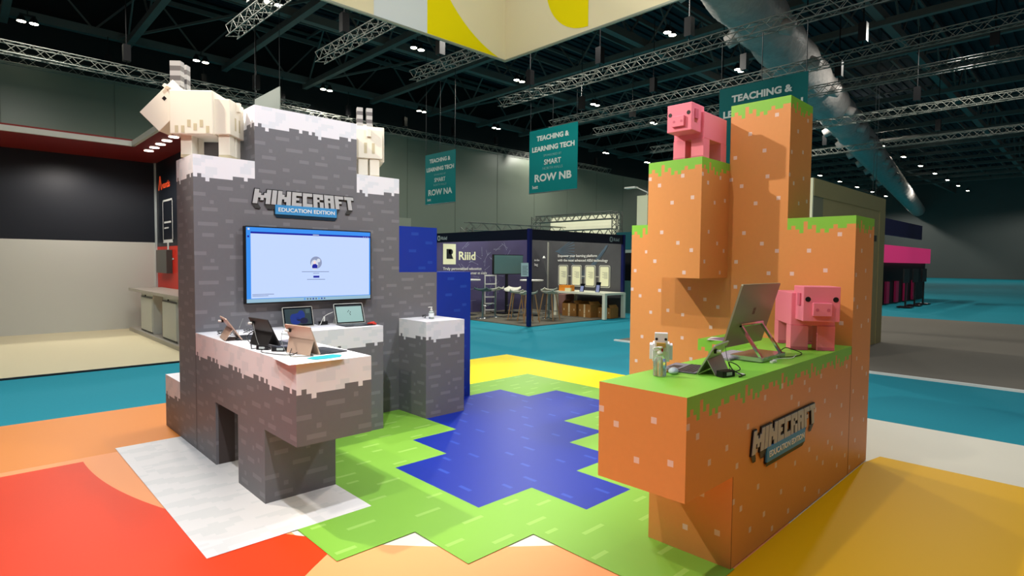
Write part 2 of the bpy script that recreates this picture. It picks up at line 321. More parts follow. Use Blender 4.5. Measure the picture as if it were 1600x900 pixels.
def wordmark(label, T, pw):
    o = thing('wordmark_sign', label, 'sign'); o.matrix_world = T
    rows = [0, .24, .4, .58, .76, 1.]; rects = []; x = 0
    for ch in 'MINECRAFT':
        pat, ws = LET[ch]
        cx = [x]
        for q in ws: cx.append(cx[-1]+q)
        for r, line in enumerate(pat):
            for c, v in enumerate(line):
                if v == 'X': rects.append((cx[c], cx[c+1], rows[r], rows[r+1]))
        x = cx[-1]+.28
    W = x-.28; Wd, Hh = 1.0, .128
    def P(a, t, z, k=1., dz=0.): # a 0..W, t 0 top..1 bottom
        u = (a/W-.5)*(.955+.045*t)*k; return (u*Wd+.5, -t*Hh-dz, z)
    fr, dk, sd = MB(), MB(), MB()
    for a, b, t0, t1 in rects:
        fr.mesh([P(a, t0, .014), P(b, t0, .014), P(b, t1, .014), P(a, t1, .014), P(a, t0, .010), P(b, t0, .010), P(b, t1, .010), P(a, t1, .010)], [(3, 2, 1, 0), (0, 1, 5, 4), (1, 2, 6, 5), (2, 3, 7, 6), (3, 0, 4, 7)], LGREY)
        e = .075; g = .055
        dk.mesh([P(a-e*1.6, t0-g, .010), P(b+e*1.6, t0-g, .010), P(b+e*1.6, t1+g, .010), P(a-e*1.6, t1+g, .010)]+[P(a-e*1.6, t0-g, .0), P(b+e*1.6, t0-g, .0), P(b+e*1.6, t1+g, .0), P(a-e*1.6, t1+g, .0)], [(3, 2, 1, 0), (0, 1, 5, 4), (1, 2, 6, 5), (2, 3, 7, 6), (3, 0, 4, 7)], LDARK)
        for s in range(5):
            k = 1-.012*(s+1); d = .0085*(s+1)
            if t1 > .9: sd.face([P(a-e, t1-.1, .009-.0012*s, k, d), P(a-e, t1+.06, .009-.0012*s, k, d), P(b+e, t1+.06, .009-.0012*s, k, d), P(b+e, t1-.1, .009-.0012*s, k, d)], LDARK if s == 4 else LMID)
    fr.build('letters', o)['label'] = 'light grey block letters'
    dk.build('letter_outline', o)['label'] = 'black outline behind the letters'; sd.build('letter_sides', o)
    pl = MB(); x0, x1 = .2, .8; zt, zb = -.127, -.213
    pl.box(x0, zb, .004, x1, zt, .016, PBLUE); q = pl.build('plate', o); q['label'] = 'blue name plate'
    ps = MB(); ps.box(x0-.008, zb-.008, 0, x1+.008, zt+.004, .006, LDARK); ps.mesh([(x0-.006, zb, .015), (x1+.006, zb, .015), (x1-.012, zb-.032, .004), (x0+.012, zb-.032, .004)], [(0, 3, 2, 1)], PDK); ps.build('plate_side', o)
    text('plate_lettering', 'EDUCATION EDITION', .050, WHITE, Matrix.Translation((x0+.025, zb+.026, .0165)), o, bold=.0005, width=.55)
    return o
wordmark('grey block-letter sign with blue plate above the large screen', frame((.472, 3.998, 2.246), (1, 0, 0), (0, 0, 1)), 1)
a, b = rt(1.70, 0), rt(2.70, 0); T = frame((a[0], a[1]-.002, .695), (b[0]-a[0], b[1]-a[1], 0), (0, 0, 1)); wordmark('grey block-letter sign with blue plate on the front of the orange counter', T, 1)
# ------------------------------------------------------------------ hanging fabric banner
BCREAM = M('cream_banner_cloth', (220, 212, 176), .8, spec=.1); BYEL = M('yellow_banner_cloth', (226, 212, 0), .8, spec=.1); BGREY = M('pale_grey_banner_cloth', (205, 214, 216), .8, spec=.1); ALU = M('banner_tube', (150, 160, 150), .4, .6)
bn = thing('hanging_banner', 'large square cream fabric banner hanging over the stand with yellow curved shapes', 'banner', (0, 0, 5.05))
X0, Y0, X1, Y1, BH = -4.2, -3.6, 5.4, 6.0, 1.9
for (a, b) in (((X0, Y1), (X1, Y1)), ((X1, Y1), (X1, Y0)), ((X1, Y0), (X0, Y0)), ((X0, Y0), (X0, Y1))):
    m = MB(); dx, dy = b[0]-a[0], b[1]-a[1]; L = math.hypot(dx, dy); nx, ny = -dy/L*.03, dx/L*.03
    m.mesh([(a[0], a[1], 0), (b[0], b[1], 0), (b[0], b[1], BH), (a[0], a[1], BH), (a[0]+nx, a[1]+ny, 0), (b[0]+nx, b[1]+ny, 0), (b[0]+nx, b[1]+ny, BH), (a[0]+nx, a[1]+ny, BH)], [(0, 3, 2, 1), (4, 5, 6, 7), (0, 1, 5, 4), (2, 3, 7, 6)], BCREAM)
    m.build('cloth_panel', bn)
    m = MB(); m.tube([(a[0], a[1], -.01), (b[0], b[1], -.01)], .022, ALU, 6); m.build('bottom_rail', bn)
yb = MB(); cx, cz, r = 5.75, 7.05-5.05, 2.05; e = .002
pts = [(3.78, 0)]+[(cx+r*math.cos(t), cz+r*math.sin(t)) for t in [math.radians(180+d) for d in range(0, 84, 4)] if cz+r*math.sin(t) >= 0]
pts = [(3.78, 0), (5.30, 0)]+[(cx-r*math.cos(math.radians(d)), cz-r*math.sin(math.radians(d))) for d in range(76, -1, -4)]+[(3.70, 1.9), (3.78, 1.9)]
yb.mesh([(max(x, 3.78), Y1-.004, max(0, z)) for x, z in pts], [tuple(range(len(pts)))], BYEL)
for p in [[(3.78, Y1-.004, 0), (2.87, Y1-.004, 0), (2.87, Y1-.004, 1.9), (3.78, Y1-.004, 1.9)]]: yb.face(p, BGREY)
hp = [(X1-.004, 4.2, .9+.9)]+[(X1-.004, 4.2+.86*math.sin(math.radians(d)), .93-.86*math.cos(math.radians(d))) for d in range(0, 91, 6)]+[(X1-.004, 5.06, 1.8)]
yb.face(hp, BYEL); yb.build('printed_shapes', bn)['label'] = 'yellow and pale grey shapes on the inside of the cloth'
hk = MB()
for x, y in ((X0, Y0), (X0, Y1), (X1, Y0), (X1, Y1)): hk.tube([(x, y, BH), (x, y, 6.3)], .006, DARK, 4)
hk.build('hanging_wire', bn)
# ================================================================== SCREENS AND DEVICES
SCRW = M('screen_lilac', (186, 206, 248), .3, emit=.92); SCRB = M('screen_sky_blue', (52, 146, 245), .3, emit=.8); SCRN = M('screen_navy', (8, 30, 180), .3, emit=.6); SCRG = M('screen_pale_grey', (170, 184, 224), .3, emit=.55)
SKIN = M('drawn_skin', (235, 180, 170), .4, emit=.5); SCRC = M('screen_taskbar', (170, 214, 240), .3, emit=.6); SCRT = M('screen_text', (120, 134, 180), .3, emit=.35); SCRWH = M('screen_white', (228, 236, 252), .3, emit=.7)
tv = thing('television', 'large flat television showing a pale login window, mounted on the grey stone-print wall', 'television', (1.0015, 3.93, 1.221))
m = MB(); m.rbox(-.6165, 0, 0, .6165, .055, .69, BLACK, .006, axis='y'); m.box(-.25, .055, .2, .25, .068, .5, BLACK); m.build('housing', tv)
m = MB(); Y = -.0015
def R_(mb, x0, z0, x1, z1, mt, y): mb.face([(x0, y, z0), (x1, y, z0), (x1, y, z1), (x0, y, z1)], mt)
R_(m, -.608, .012, .608, .680, SCRB, Y); R_(m, -.57, .05, .595, .64, SCRW, Y-.0004); R_(m, -.57, .625, .608, .642, SCRN, Y-.0005); R_(m, -.608, .012, .608, .045, SCRC, Y-.0003)
m.face([(.03+.058*math.cos(t*.2618), Y-.0008, .372+.058*math.sin(t*.2618)) for t in range(24)], SCRG)
m.face([(.055+.018*math.cos(t*.5236), Y-.001, .392+.018*math.sin(t*.5236)) for t in range(12)], SCRWH)
m.face([(.015+.036*math.cos(t*.5236)-.0, Y-.0011, .35+.05*math.sin(t*.5236)) for t in range(12)], SCRWH)
m.face([(-.008, Y-.0013, .318), (.042, Y-.0013, .318), (.045, Y-.0013, .345), (.025, Y-.0013, .36), (.0, Y-.0013, .355), (-.01, Y-.0013, .34)], SCRN)
m.face([(.016+.010*math.cos(t*.7854), Y-.0014, .372+.014*math.sin(t*.7854)) for t in range(8)], SKIN)
R_(m, .002, .228, .062, .247, SCRN, Y-.001)
for x0, x1, z in ((-.11, .16, .283), (0, .06, .268), (-.06, .12, .21), (-.56, -.37, .083), (-.56, -.42, .070)): R_(m, x0, z, x1, z+.004, SCRT, Y-.001)
for k, mt in enumerate((SCRB, SCRT, SCRT, SCRN, SCRT, SCRB, SCRN, SCRT)): R_(m, -.09+k*.028, .022, -.076+k*.028, .036, mt, Y-.001)
for k in range(3): R_(m, .53+k*.024, .63, .536+k*.024, .635, SCRWH, Y-.001)
R_(m, -.595, .655, -.578, .672, SCRWH, Y-.001); R_(m, -.598, .59, -.582, .606, SCRN, Y-.001); R_(m, 0, .631, .06, .636, SCRWH, Y-.001)
m.build('screen', tv)
TAN = M('warm_silver_metal', (196, 168, 150), .4, .35); SILV = M('silver_metal', (172, 174, 166), .38, .4); BLK2 = M('matt_black_metal', (30, 28, 28), .5, .2); KEYS = M('charcoal_keyboard', (44, 44, 48), .6); KEYG = M('grey_keyboard', (120, 116, 128), .6)
GLASS = M('dark_screen_glass', (12, 16, 22), .12); KEYC = M('keycap', (30, 30, 33), .5)
def kickstand_tablet(name, label, loc, rz, body, kb, tilt=28, w=.29, h=.20, key=KEYC, screen=None, kick=48, cat='tablet'):
    """local: screen faces +Y... back with kickstand towards -Y; width along X; hinge line at y=0,z=0"""
    o = thing(name, label, cat, loc, rz)
    T = Matrix.Translation((0, 0, .006)) @ Matrix.Rotation(math.radians(tilt), 4, 'X')
    m = MB(); m.rbox(-w/2, -.008, 0, w/2, 0, h, body, .008, T, 'y'); m.build('case', o)
    m = MB(); sc = screen or GLASS; m.mesh([T @ Vector(p) for p in ((-w/2+.005, .0005, .005), (w/2-.005, .0005, .005), (w/2-.005, .0005, h-.005), (-w/2+.005, .0005, h-.005))], [(3, 2, 1, 0)], GLASS)
    if screen:
        m.mesh([T @ Vector(p) for p in ((-w/2+.014, .001, .014), (w/2-.014, .001, .014), (w/2-.014, .001, h-.014), (-w/2+.014, .001, h-.014))], [(3, 2, 1, 0)], screen)
    m.build('screen', o)
    hz = h*.52; p = T @ Vector((0, -.009, hz)); L = p.z/math.cos(math.radians(kick-28))
    # leaf from the middle of the back down to the table
    dy = -math.sqrt(max(.0001, (hz*.98)**2-p.z**2)); q = Vector((0, p.y+dy, .003))
    m = MB(); m.mesh([(-w/2+.002, p.y, p.z), (w/2-.002, p.y, p.z), (w/2-.012, q.y, q.z), (-w/2+.012, q.y, q.z), (-w/2+.002, p.y-.003, p.z), (w/2-.002, p.y-.003, p.z), (w/2-.012, q.y-.003, q.z), (-w/2+.012, q.y-.003, q.z)], [(0, 1, 2, 3), (7, 6, 5, 4), (0, 4, 5, 1), (1, 5, 6, 2), (2, 6, 7, 3), (3, 7, 4, 0)], body)
    m.build('kickstand', o)
    m = MB(); m.rbox(-w/2, .004, .0, w/2, .215, .006, kb, .008); k = m.build('keyboard', o)
    m = MB()
    for r in range(5):
        for c in range(12): m.box(-w/2+.012+c*.0222, .195-r*.021-.016, .006, -w/2+.012+c*.0222+.019, .195-r*.021, .0072, key)
    m.rbox(-.05, .02, .006, .05, .075, .0066, key, .004)
    # keys nearest the screen: mirrored along y so the pad is at the user's side
    q = m.build('keys', k); q.scale = (1, -1, 1); q.location = (0, .215, 0)
    m = MB(); c = T @ Vector((-w/2+.045, -.012, h*.80)); m.rbox(c.x-.016, c.y-.012, c.z-.010, c.x+.016, c.y+.002, c.z+.012, BLACK, .004); m.tube([c+Vector((0, -.01, 0)), c+Vector((.0, -.034, .002))], [.009, .009], WHITE, 8); m.build('security_lock', o)['label'] = 'white and black cable lock on the back'
    return o
def cable(name, label, pts, r=.0022, m=None, wob=0):
    P = [Vector(p) for p in pts]; out = []
    for i in range(len(P)-1):
        p0, p1, p2, p3 = P[max(i-1, 0)], P[i], P[i+1], P[min(i+2, len(P)-1)]
        for k in range(6):
            t = k/6; out.append(.5*((2*p1)+(-p0+p2)*t+(2*p0-5*p1+4*p2-p3)*t*t+(-p0+3*p1-3*p2+p3)*t**3))
    out.append(P[-1]); mb = MB(); mb.tube(out, r, m or BLACK, 6); return tag(mb.build(name, smooth=True), label, 'cable')
ZT = .998
R90 = math.radians
# local +Y = screen side. screens on the side counter look towards +X
a = kickstand_tablet('tablet_computer', 'warm silver tablet leaning on its stand at the wall end of the white side counter', (.15, 3.40, ZT), R90(-99), TAN, KEYS, 34, .29, .20)
b = kickstand_tablet('tablet_computer', 'black tablet on its kickstand between two silver ones on the white side counter', (.205, 2.90, ZT), R90(-85), BLK2, KEYG, 26, .29, .215)
c = kickstand_tablet('tablet_computer', 'tan silver tablet on its kickstand at the near end of the white side counter', (.235, 2.36, ZT), R90(-80), TAN, KEYS, 22, .28, .20)
SW1 = M('screen_dim_teal', (70, 104, 112), .3, emit=.25); SW2 = M('screen_pale_mint', (178, 222, 216), .3, emit=.55); SWB = M('screen_deep_blue', (8, 60, 170), .3, emit=.45); SWD = M('screen_dark_blue', (4, 26, 90), .3, emit=.3)
# laptop with blue bloom wallpaper
d = thing('tablet_computer', 'silver tablet showing a blue flower wallpaper, below the left half of the television', 'tablet', (.836, 3.86, ZT), R90(2))
T = Matrix.Rotation(math.radians(-14), 4, 'X')
m = MB(); m.rbox(-.145, 0, .0, .145, .008, .19, SILV, .009, T, 'y'); m.build('case', d)
m = MB(); m.mesh([T @ Vector(p) for p in ((-.138, -.0008, .008), (.138, -.0008, .008), (.138, -.0008, .183), (-.138, -.0008, .183))], [(0, 1, 2, 3)], GLASS)
m.mesh([T @ Vector(p) for p in ((-.126, -.0012, .022), (.126, -.0012, .022), (.126, -.0012, .170), (-.126, -.0012, .170))], [(0, 1, 2, 3)], SW1)
for cx, cz, rx, rz, mt in ((-.03, .06, .05, .038, SWB), (.0, .10, .055, .03, SWB), (.03, .11, .035, .045, SWB), (-.045, .085, .035, .04, SWB), (.05, .055, .04, .03, SWD), (.0, .075, .02, .02, SWD)):
    m.mesh([T @ Vector((cx+rx*math.cos(k*.5236), -.0016-.0001*(cx+.06)*20, max(.023, cz+rz*math.sin(k*.5236)))) for k in range(12)], [tuple(range(12))], mt)
m.mesh([T @ Vector(p) for p in ((.075, -.0017, .125), (.112, -.0017, .125), (.112, -.0017, .165), (.075, -.0017, .165))], [(0, 1, 2, 3)], M('screen_widget', (120, 150, 150), .3, emit=.3)); m.build('screen', d)
m = MB(); m.mesh([(-.12, .03, .10), (.12, .03, .10), (.12, .085, .001), (-.12, .085, .001), (-.12, .034, .10), (.12, .034, .10), (.12, .089, .001), (-.12, .089, .001)], [(0, 1, 2, 3), (7, 6, 5, 4), (0, 4, 5, 1), (1, 5, 6, 2), (2, 6, 7, 3), (3, 7, 4, 0)], SILV); m.build('kickstand', d)
# laptop with mint screen and keyboard
e = thing('laptop', 'tablet laptop with pale mint screen and dark keyboard, below the right half of the television', 'laptop', (1.325, 3.80, ZT), R90(-5))
T = Matrix.Translation((0, 0, .006)) @ Matrix.Rotation(math.radians(-22), 4, 'X')
m = MB(); m.rbox(-.148, 0, .0, .148, .009, .205, SILV, .008, T, 'y'); m.build('case', e)
m = MB(); m.mesh([T @ Vector(p) for p in ((-.143, -.0008, .004), (.143, -.0008, .004), (.143, -.0008, .2), (-.143, -.0008, .2))], [(0, 1, 2, 3)], GLASS)
m.mesh([T @ Vector(p) for p in ((-.13, -.0013, .016), (.13, -.0013, .016), (.13, -.0013, .178), (-.13, -.0013, .178))], [(0, 1, 2, 3)], SW2)
m.mesh([T @ Vector(p) for p in ((-.13, -.0016, .172), (.13, -.0016, .172), (.13, -.0016, .180), (-.13, -.0016, .180))], [(0, 1, 2, 3)], SW1)
for cx, cz in ((-.005, .13), (-.015, .118), (.01, .115), (.002, .10), (.006, .088)): m.mesh([T @ Vector(p) for p in ((cx-.004, -.0018, cz-.003), (cx+.005, -.0018, cz-.003), (cx+.005, -.0018, cz+.004), (cx-.004, -.0018, cz+.004))], [(0, 1, 2, 3)], GLASS)
m.build('screen', e)
m = MB(); m.rbox(-.148, -.225, 0, .148, -.002, .006, KEYS, .008); k = m.build('keyboard', e); m = MB()
for r in range(5):
    for c_ in range(12): m.box(-.135+c_*.0226, -.03-r*.022-.018, .006, -.135+c_*.0226+.019, -.03-r*.022, .0073, M('pale_keycap', (96, 98, 100), .5))
m.rbox(-.05, -.21, .006, .05, -.155, .0068, MC['pale_keycap'], .004); m.build('keys', k)
m = MB(); m.mesh([(-.13, .06, .11), (.13, .06, .11), (.13, .13, .001), (-.13, .13, .001), (-.13, .064, .11), (.13, .064, .11), (.13, .134, .001), (-.13, .134, .001)], [(0, 1, 2, 3), (7, 6, 5, 4), (0, 4, 5, 1), (1, 5, 6, 2), (2, 6, 7, 3), (3, 7, 4, 0)], SILV); m.build('kickstand', e)
# things lying on the white counter
m = MB(); m.tube([(1.40, 3.62, ZT+.012), (1.425, 3.60, ZT+.018), (1.45, 3.585, ZT+.021), (1.47, 3.60, ZT+.012)], [.008, .012, .014, .009], M('red_rubber', (200, 52, 40), .6), 8)
m.rbox(1.435, 3.575, ZT, 1.475, 3.615, ZT+.02, MC['red_rubber'], .008); tag(m.build('security_tether', smooth=True), 'small red object at the right corner of the back counter', 'tether')
def psu(label, x, y, rz, s=(.09, .045, .028)):
    o = thing('power_adapter', label, 'power adapter', (x, y, ZT), rz); m = MB(); m.rbox(-s[0]/2, -s[1]/2, 0, s[0]/2, s[1]/2, s[2], BLACK, .008); m.build('housing', o)
    m = MB(); m.rbox(-.022, -s[1]/2-.0006, .008, .022, -s[1]/2-.0001, s[2]-.006, M('sticker_grey', (170, 178, 176), .6), .002, axis='y'); m.build('rating_sticker', o)
    m = MB(); m.tube([(s[0]/2, 0, s[2]/2), (s[0]/2+.02, 0, s[2]/2)], [.006, .004], BLACK, 6); m.build('strain_relief', o); return o
psu('black power adapter with a grey sticker lying behind the black tablet', .075, 2.70, R90(-52)); psu('black power adapter lying behind the tan silver tablet, next to the black tablet', .14, 2.56, R90(-42), (.12, .055, .03))
m = MB(); m.mesh([(-.02, 2.30, ZT+.001), (-.035, 2.02, ZT-.004), (-.012, 1.975, ZT+.003), (.30, 1.985, ZT+.002), (.33, 2.22, ZT+.001), (.1, 2.36, ZT+.001)], [(0, 1, 2, 3, 4, 5)], WHITE)
so = m.build('paper_sheet'); sd_ = so.modifiers.new('thick', 'SOLIDIFY'); sd_.thickness = .0008; tag(so, 'thin white sheet lying on the near end of the white counter, its edge lifting', 'sheet')
m = MB(); m.mesh([(.13, 2.15, 0), (.15, 2.07, 0), (.24, 2.05, 0), (.31, 2.06, 0), (.36, 2.13, 0), (.33, 2.19, 0), (.24, 2.17, 0), (.18, 2.18, 0), (.22, 2.11, .012), (.29, 2.12, .010)], [(0, 1, 8), (1, 2, 8), (2, 3, 9, 8), (3, 4, 9), (4, 5, 9), (5, 6, 8, 9), (6, 7, 8), (7, 0, 8)], M('teal_cloth', (24, 150, 160), .8))
o = m.build('cleaning_cloth'); o.location = (0, 0, ZT+.003); tag(o, 'teal cleaning cloth crumpled beside the tan silver tablet', 'cloth'); q = o.modifiers.new('t', 'SOLIDIFY'); q.thickness = .002
random.seed(7)
def coil(cx, cy, rr, n, z=ZT): return [(cx+rr*(1+.35*math.sin(k*1.7))*math.cos(k*.8), cy+rr*(.8+.3*math.cos(k*1.1))*math.sin(k*.8), z+.004+.035*abs(math.sin(k*.55))) for k in range(n)]
cable('power_cable', 'tangle of thin black cable on the counter left of the warm silver tablet', coil(.14, 3.66, .055, 30)+[(.17, 3.48, ZT+.004), (.10, 3.33, ZT+.004), (.16, 3.26, ZT+.004)])
cable('power_cable', 'loops of thin black cable behind the warm silver tablet', coil(.32, 3.62, .05, 24)+[(.42, 3.56, ZT+.004)])
cable('lock_cable', 'thin pale cable hanging from the lock on the warm silver tablet', [(.19, 3.43, ZT+.15), (.14, 3.36, ZT+.09), (.11, 3.32, ZT+.02), (.09, 3.30, ZT+.003), (.15, 3.24, ZT+.003), (.30, 3.22, ZT+.004)], .0016, GREY)
cable('power_cable', 'black cable looping past the black tablet into the sticker-marked adapter', [(.13, 3.02, ZT+.10), (.06, 2.98, ZT+.06), (.06, 2.9, ZT+.02), (.035, 2.82, ZT+.004), (.02, 2.76, ZT+.004), (.05, 2.72, ZT+.012)], .003)
cable('power_cable', 'black cable running from the larger adapter round the near end of the counter', [(.17, 2.50, ZT+.015), (.20, 2.42, ZT+.02), (.12, 2.33, ZT+.004), (.05, 2.42, ZT+.004), (.015, 2.55, ZT+.004), (.03, 2.62, ZT+.006), (.09, 2.66, ZT+.02)], .003)
cable('power_cable', 'black cable curving past the foot of the tan silver tablet', [(.18, 2.52, ZT+.02), (.15, 2.42, ZT+.03), (.09, 2.30, ZT+.004), (.13, 2.24, ZT+.004), (.20, 2.20, ZT+.004)], .0025)
cable('lock_cable', 'thin grey lock cable hanging down the back of the black tablet', [(.10, 2.96, ZT+.16), (.085, 2.88, ZT+.09), (.08, 2.80, ZT+.02), (.09, 2.74, ZT+.004)], .002, GREY)
cable('lock_cable', 'pale lock cable hanging from the tan silver tablet', [(.10, 2.44, ZT+.15), (.085, 2.42, ZT+.09), (.09, 2.36, ZT+.02), (.12, 2.33, ZT+.004)], .002, GREY)
cable('usb_cable', 'white cable rising from the counter to the back of the mint-screened laptop', [(1.02, 3.86, ZT+.004), (1.06, 3.9, ZT+.01), (1.10, 3.9, ZT+.08), (1.18, 3.88, ZT+.12)], .0022, WHITE)
cable('power_cable', 'short grey cable on the counter between the two back screens', [(.98, 3.88, ZT+.03), (1.02, 3.86, ZT+.006), (1.08, 3.85, ZT+.004), (1.14, 3.88, ZT+.004)], .0022, DARK)
o = thing('power_adapter', 'black adapter with an upright white plug left of the mint-screened laptop', 'power adapter', (1.11, 3.93, ZT)); m = MB(); m.rbox(-.05, -.02, 0, .03, .02, .03, BLACK, .006); m.build('housing', o); m = MB(); m.rbox(-.006, -.006, .03, .008, .008, .075, WHITE, .003); m.build('plug', o)
# sanitiser bottles
GEL = M('clear_gel', (232, 242, 232), .14, trans=.8, spec=.5); LAB = M('bottle_label', (226, 232, 232), .5)
def pump_bottle(label, loc, rz, s=1.):
    o = thing('pump_bottle', label, 'bottle', loc, rz)
    m = MB(); m.lathe([(.033*s, 0), (.036*s, .004*s), (.036*s, .075*s), (.034*s, .09*s), (.022*s, .108*s), (.013*s, .114*s)], GEL, 24); m.build('bottle', o, True)
    m = MB(); m.lathe([(.015*s, .114*s), (.015*s, .132*s), (.008*s, .134*s), (.006*s, .15*s), (.014*s, .151*s), (.014*s, .16*s)], WHITE, 16); m.tube([(0, 0, .156*s), (.035*s, 0, .156*s), (.043*s, 0, .150*s)], .005*s, WHITE, 8); m.build('pump', o, True)
    return o
p1 = pump_bottle('clear hand sanitiser bottle with white pump on the near end of the green counter', (1.335, .375, ZT), R90(160), 1.0)
p2 = pump_bottle('small labelled sanitiser bottle with white pump on top of the white pedestal', (2.235, 3.735, ZT), R90(150), .80)
m = MB(); m.tube([(0, 0, .02), (0, 0, .062)], .0300, LAB, 20, False); m.build('label_band', p2)['label'] = 'white label with a small print'
m = MB(); m.tube([(0, 0, .005), (0, 0, .112)], .0035, WHITE, 8); m.build('dip_tube', p1)
cable('power_cable', 'black cable coil behind the small bottle on the white pedestal', coil(2.20, 3.82, .02, 12, ZT-.002), .003)
# ------------------------------------------------------------------ green counter devices
f = kickstand_tablet('tablet_computer', 'small silver tablet on its kickstand beside the pump bottle on the green counter', (1.66, .285, ZT), R90(10), SILV, KEYG, 30, .27, .19)
m = MB(); q = Vector((0, 0, 0)); m.lathe([(.0, 0), (.030, .002), (.032, .012), (.026, .024), (.012, .030), (.0, .031)], M('pale_mouse', (200, 214, 226), .35), 20, Matrix.Diagonal((.9, 1.7, 1, 1))); o = m.build('computer_mouse', smooth=True); o.location = (1.47, .37, ZT); o.rotation_euler = (0, 0, R90(-60)); tag(o, 'pale grey computer mouse behind the pump bottle', 'mouse')
psu('black power adapter lying behind the small silver tablet on the green counter', 1.60, .125, R90(-14), (.10, .05, .032))
cable('power_cable', 'black cable bundled at the small silver tablet and its adapter', [(1.66, .11, ZT+.018), (1.70, .09, ZT+.03), (1.72, .12, ZT+.05), (1.71, .16, ZT+.06), (1.70, .13, ZT+.02), (1.68, .07, ZT+.005), (1.62, .06, ZT+.004), (1.68, .05, ZT+.008)], .003)
cable('lock_cable', 'thin dark cable from the lock on the small silver tablet to its adapter', [(1.72, .19, ZT+.15), (1.68, .16, ZT+.10), (1.65, .13, ZT+.05), (1.64, .12, ZT+.034)], .0016, DARK)
m = MB(); m.lathe([(.022, 0), (.022, .001)], WHITE, 14); o = m.build('paper_dot'); o.location = (1.73, .10, ZT); tag(o, 'round white sticker on the green counter beside the small adapter', 'sticker')
# all-in-one computer: big tilted panel on two chrome arms and a slab base
g = thing('desktop_computer', 'large silver all-in-one computer with a tilted screen on two chrome arms, seen from behind', 'computer', (2.36, .27, ZT))
m = MB(); m.rbox(-.18, -.10, .003, .20, .11, .03, M('mirror_base', (196, 196, 204), .22, .85), .012); m.build('base', g)
T = Matrix.Translation((0, .11, .085)) @ Matrix.Rotation(math.radians(16.5), 4, 'X')
m = MB(); m.rbox(-.30, -.012, 0, .28, 0, .425, M('champagne_silver', (150, 146, 122), .35, .45), .01, T, 'y'); pn = m.build('screen_panel', g)
m = MB(); m.mesh([T @ Vector(p) for p in ((-.29, .001, .01), (.27, .001, .01), (.27, .001, .415), (-.29, .001, .415))], [(3, 2, 1, 0)], GLASS); m.build('screen', pn)
m = MB()
for ix, iz in ((0, 0), (1, 0), (0, 1), (1, 1)):
    m.mesh([T @ Vector((-.03+ix*.019+dx, -.0128, .215+iz*.024+dz)) for dx, dz in ((0, 0), (.017, 0), (.017, .022), (0, .022))], [(0, 1, 2, 3)], M('dark_logo', (112, 78, 58), .4, .4))
m.build('maker_mark', pn)['label'] = 'dark four-square emblem'
for sx, x in ((0, -.155), (1, .155)):
    m = MB(); m.mesh([Vector(p) for p in ((x-.011, -.095, .025), (x+.011, -.095, .025), (x+.011, .045, .225), (x-.011, .045, .225), (x-.011, -.082, .016), (x+.011, -.082, .016), (x+.011, .058, .216), (x-.011, .058, .216))], [(0, 1, 2, 3), (7, 6, 5, 4), (0, 4, 5, 1), (1, 5, 6, 2), (2, 6, 7, 3), (3, 7, 4, 0)], CHROME); m.build('arm', g)
m = MB(); m.tube([(-.166, .05, .222), (.166, .05, .222)], .012, CHROME, 10); m.build('hinge_bar', g)
m = MB(); m.rbox(-.2, -.07, 0, .2, .07, .012, M('pale_keyboard', (150, 146, 158), .5), .01)
for r in range(4):
    for c in range(14): m.box(-.19+c*.0272, -.058+r*.028, .012, -.19+c*.0272+.024, -.058+r*.028+.024, .0145, M('pale_key', (176, 172, 184), .5))
o = m.build('keyboard'); o.location = (2.30, .43, ZT); o.rotation_euler = (0, 0, R90(6)); tag(o, 'pale grey keyboard half hidden behind the large tilted computer', 'keyboard')
cable('power_cable', 'black and white cables looping out behind the right foot of the large computer', [(2.55, .21, ZT+.03), (2.62, .20, ZT+.05), (2.74, .20, ZT+.03), (2.76, .14, ZT+.006), (2.62, .12, ZT+.004), (2.50, .15, ZT+.006), (2.44, .16, ZT+.01)], .003)
cable('usb_cable', 'white cable with a thick plug at the left foot of the large computer', [(2.30, .15, ZT+.010), (2.38, .13, ZT+.012), (2.50, .11, ZT+.004), (2.66, .14, ZT+.004)], .0028, WHITE)
m = MB(); m.rbox(2.22, .12, ZT, 2.29, .14, ZT+.012, WHITE, .004); o = m.build('cable_plug'); tag(o, 'thick white cable plug lying at the foot of the large computer', 'plug')
m = MB(); m.rbox(2.53, .30, ZT, 2.60, .37, ZT+.024, M('grey_box', (132, 138, 120), .6), .006); tag(m.build('small_box'), 'small grey box on the green counter behind the chrome arms', 'box')
for (x, y, rz, mt, lb_) in ((3.07, .90, .3, WHITE, 'white leaflet on top of the green-topped block'), (3.10, .86, -.2, M('mauve_paper', (132, 108, 132), .6), 'mauve printed leaflet lying on the white one')):
    m = MB(); m.box(-.105, -.074, 0, .105, .074, .0012, mt); o = m.build('leaflet'); o.location = (x, y, ZT+(.0015 if mt is not WHITE else 0)); o.rotation_euler = (0, 0, rz); tag(o, lb_, 'leaflet')
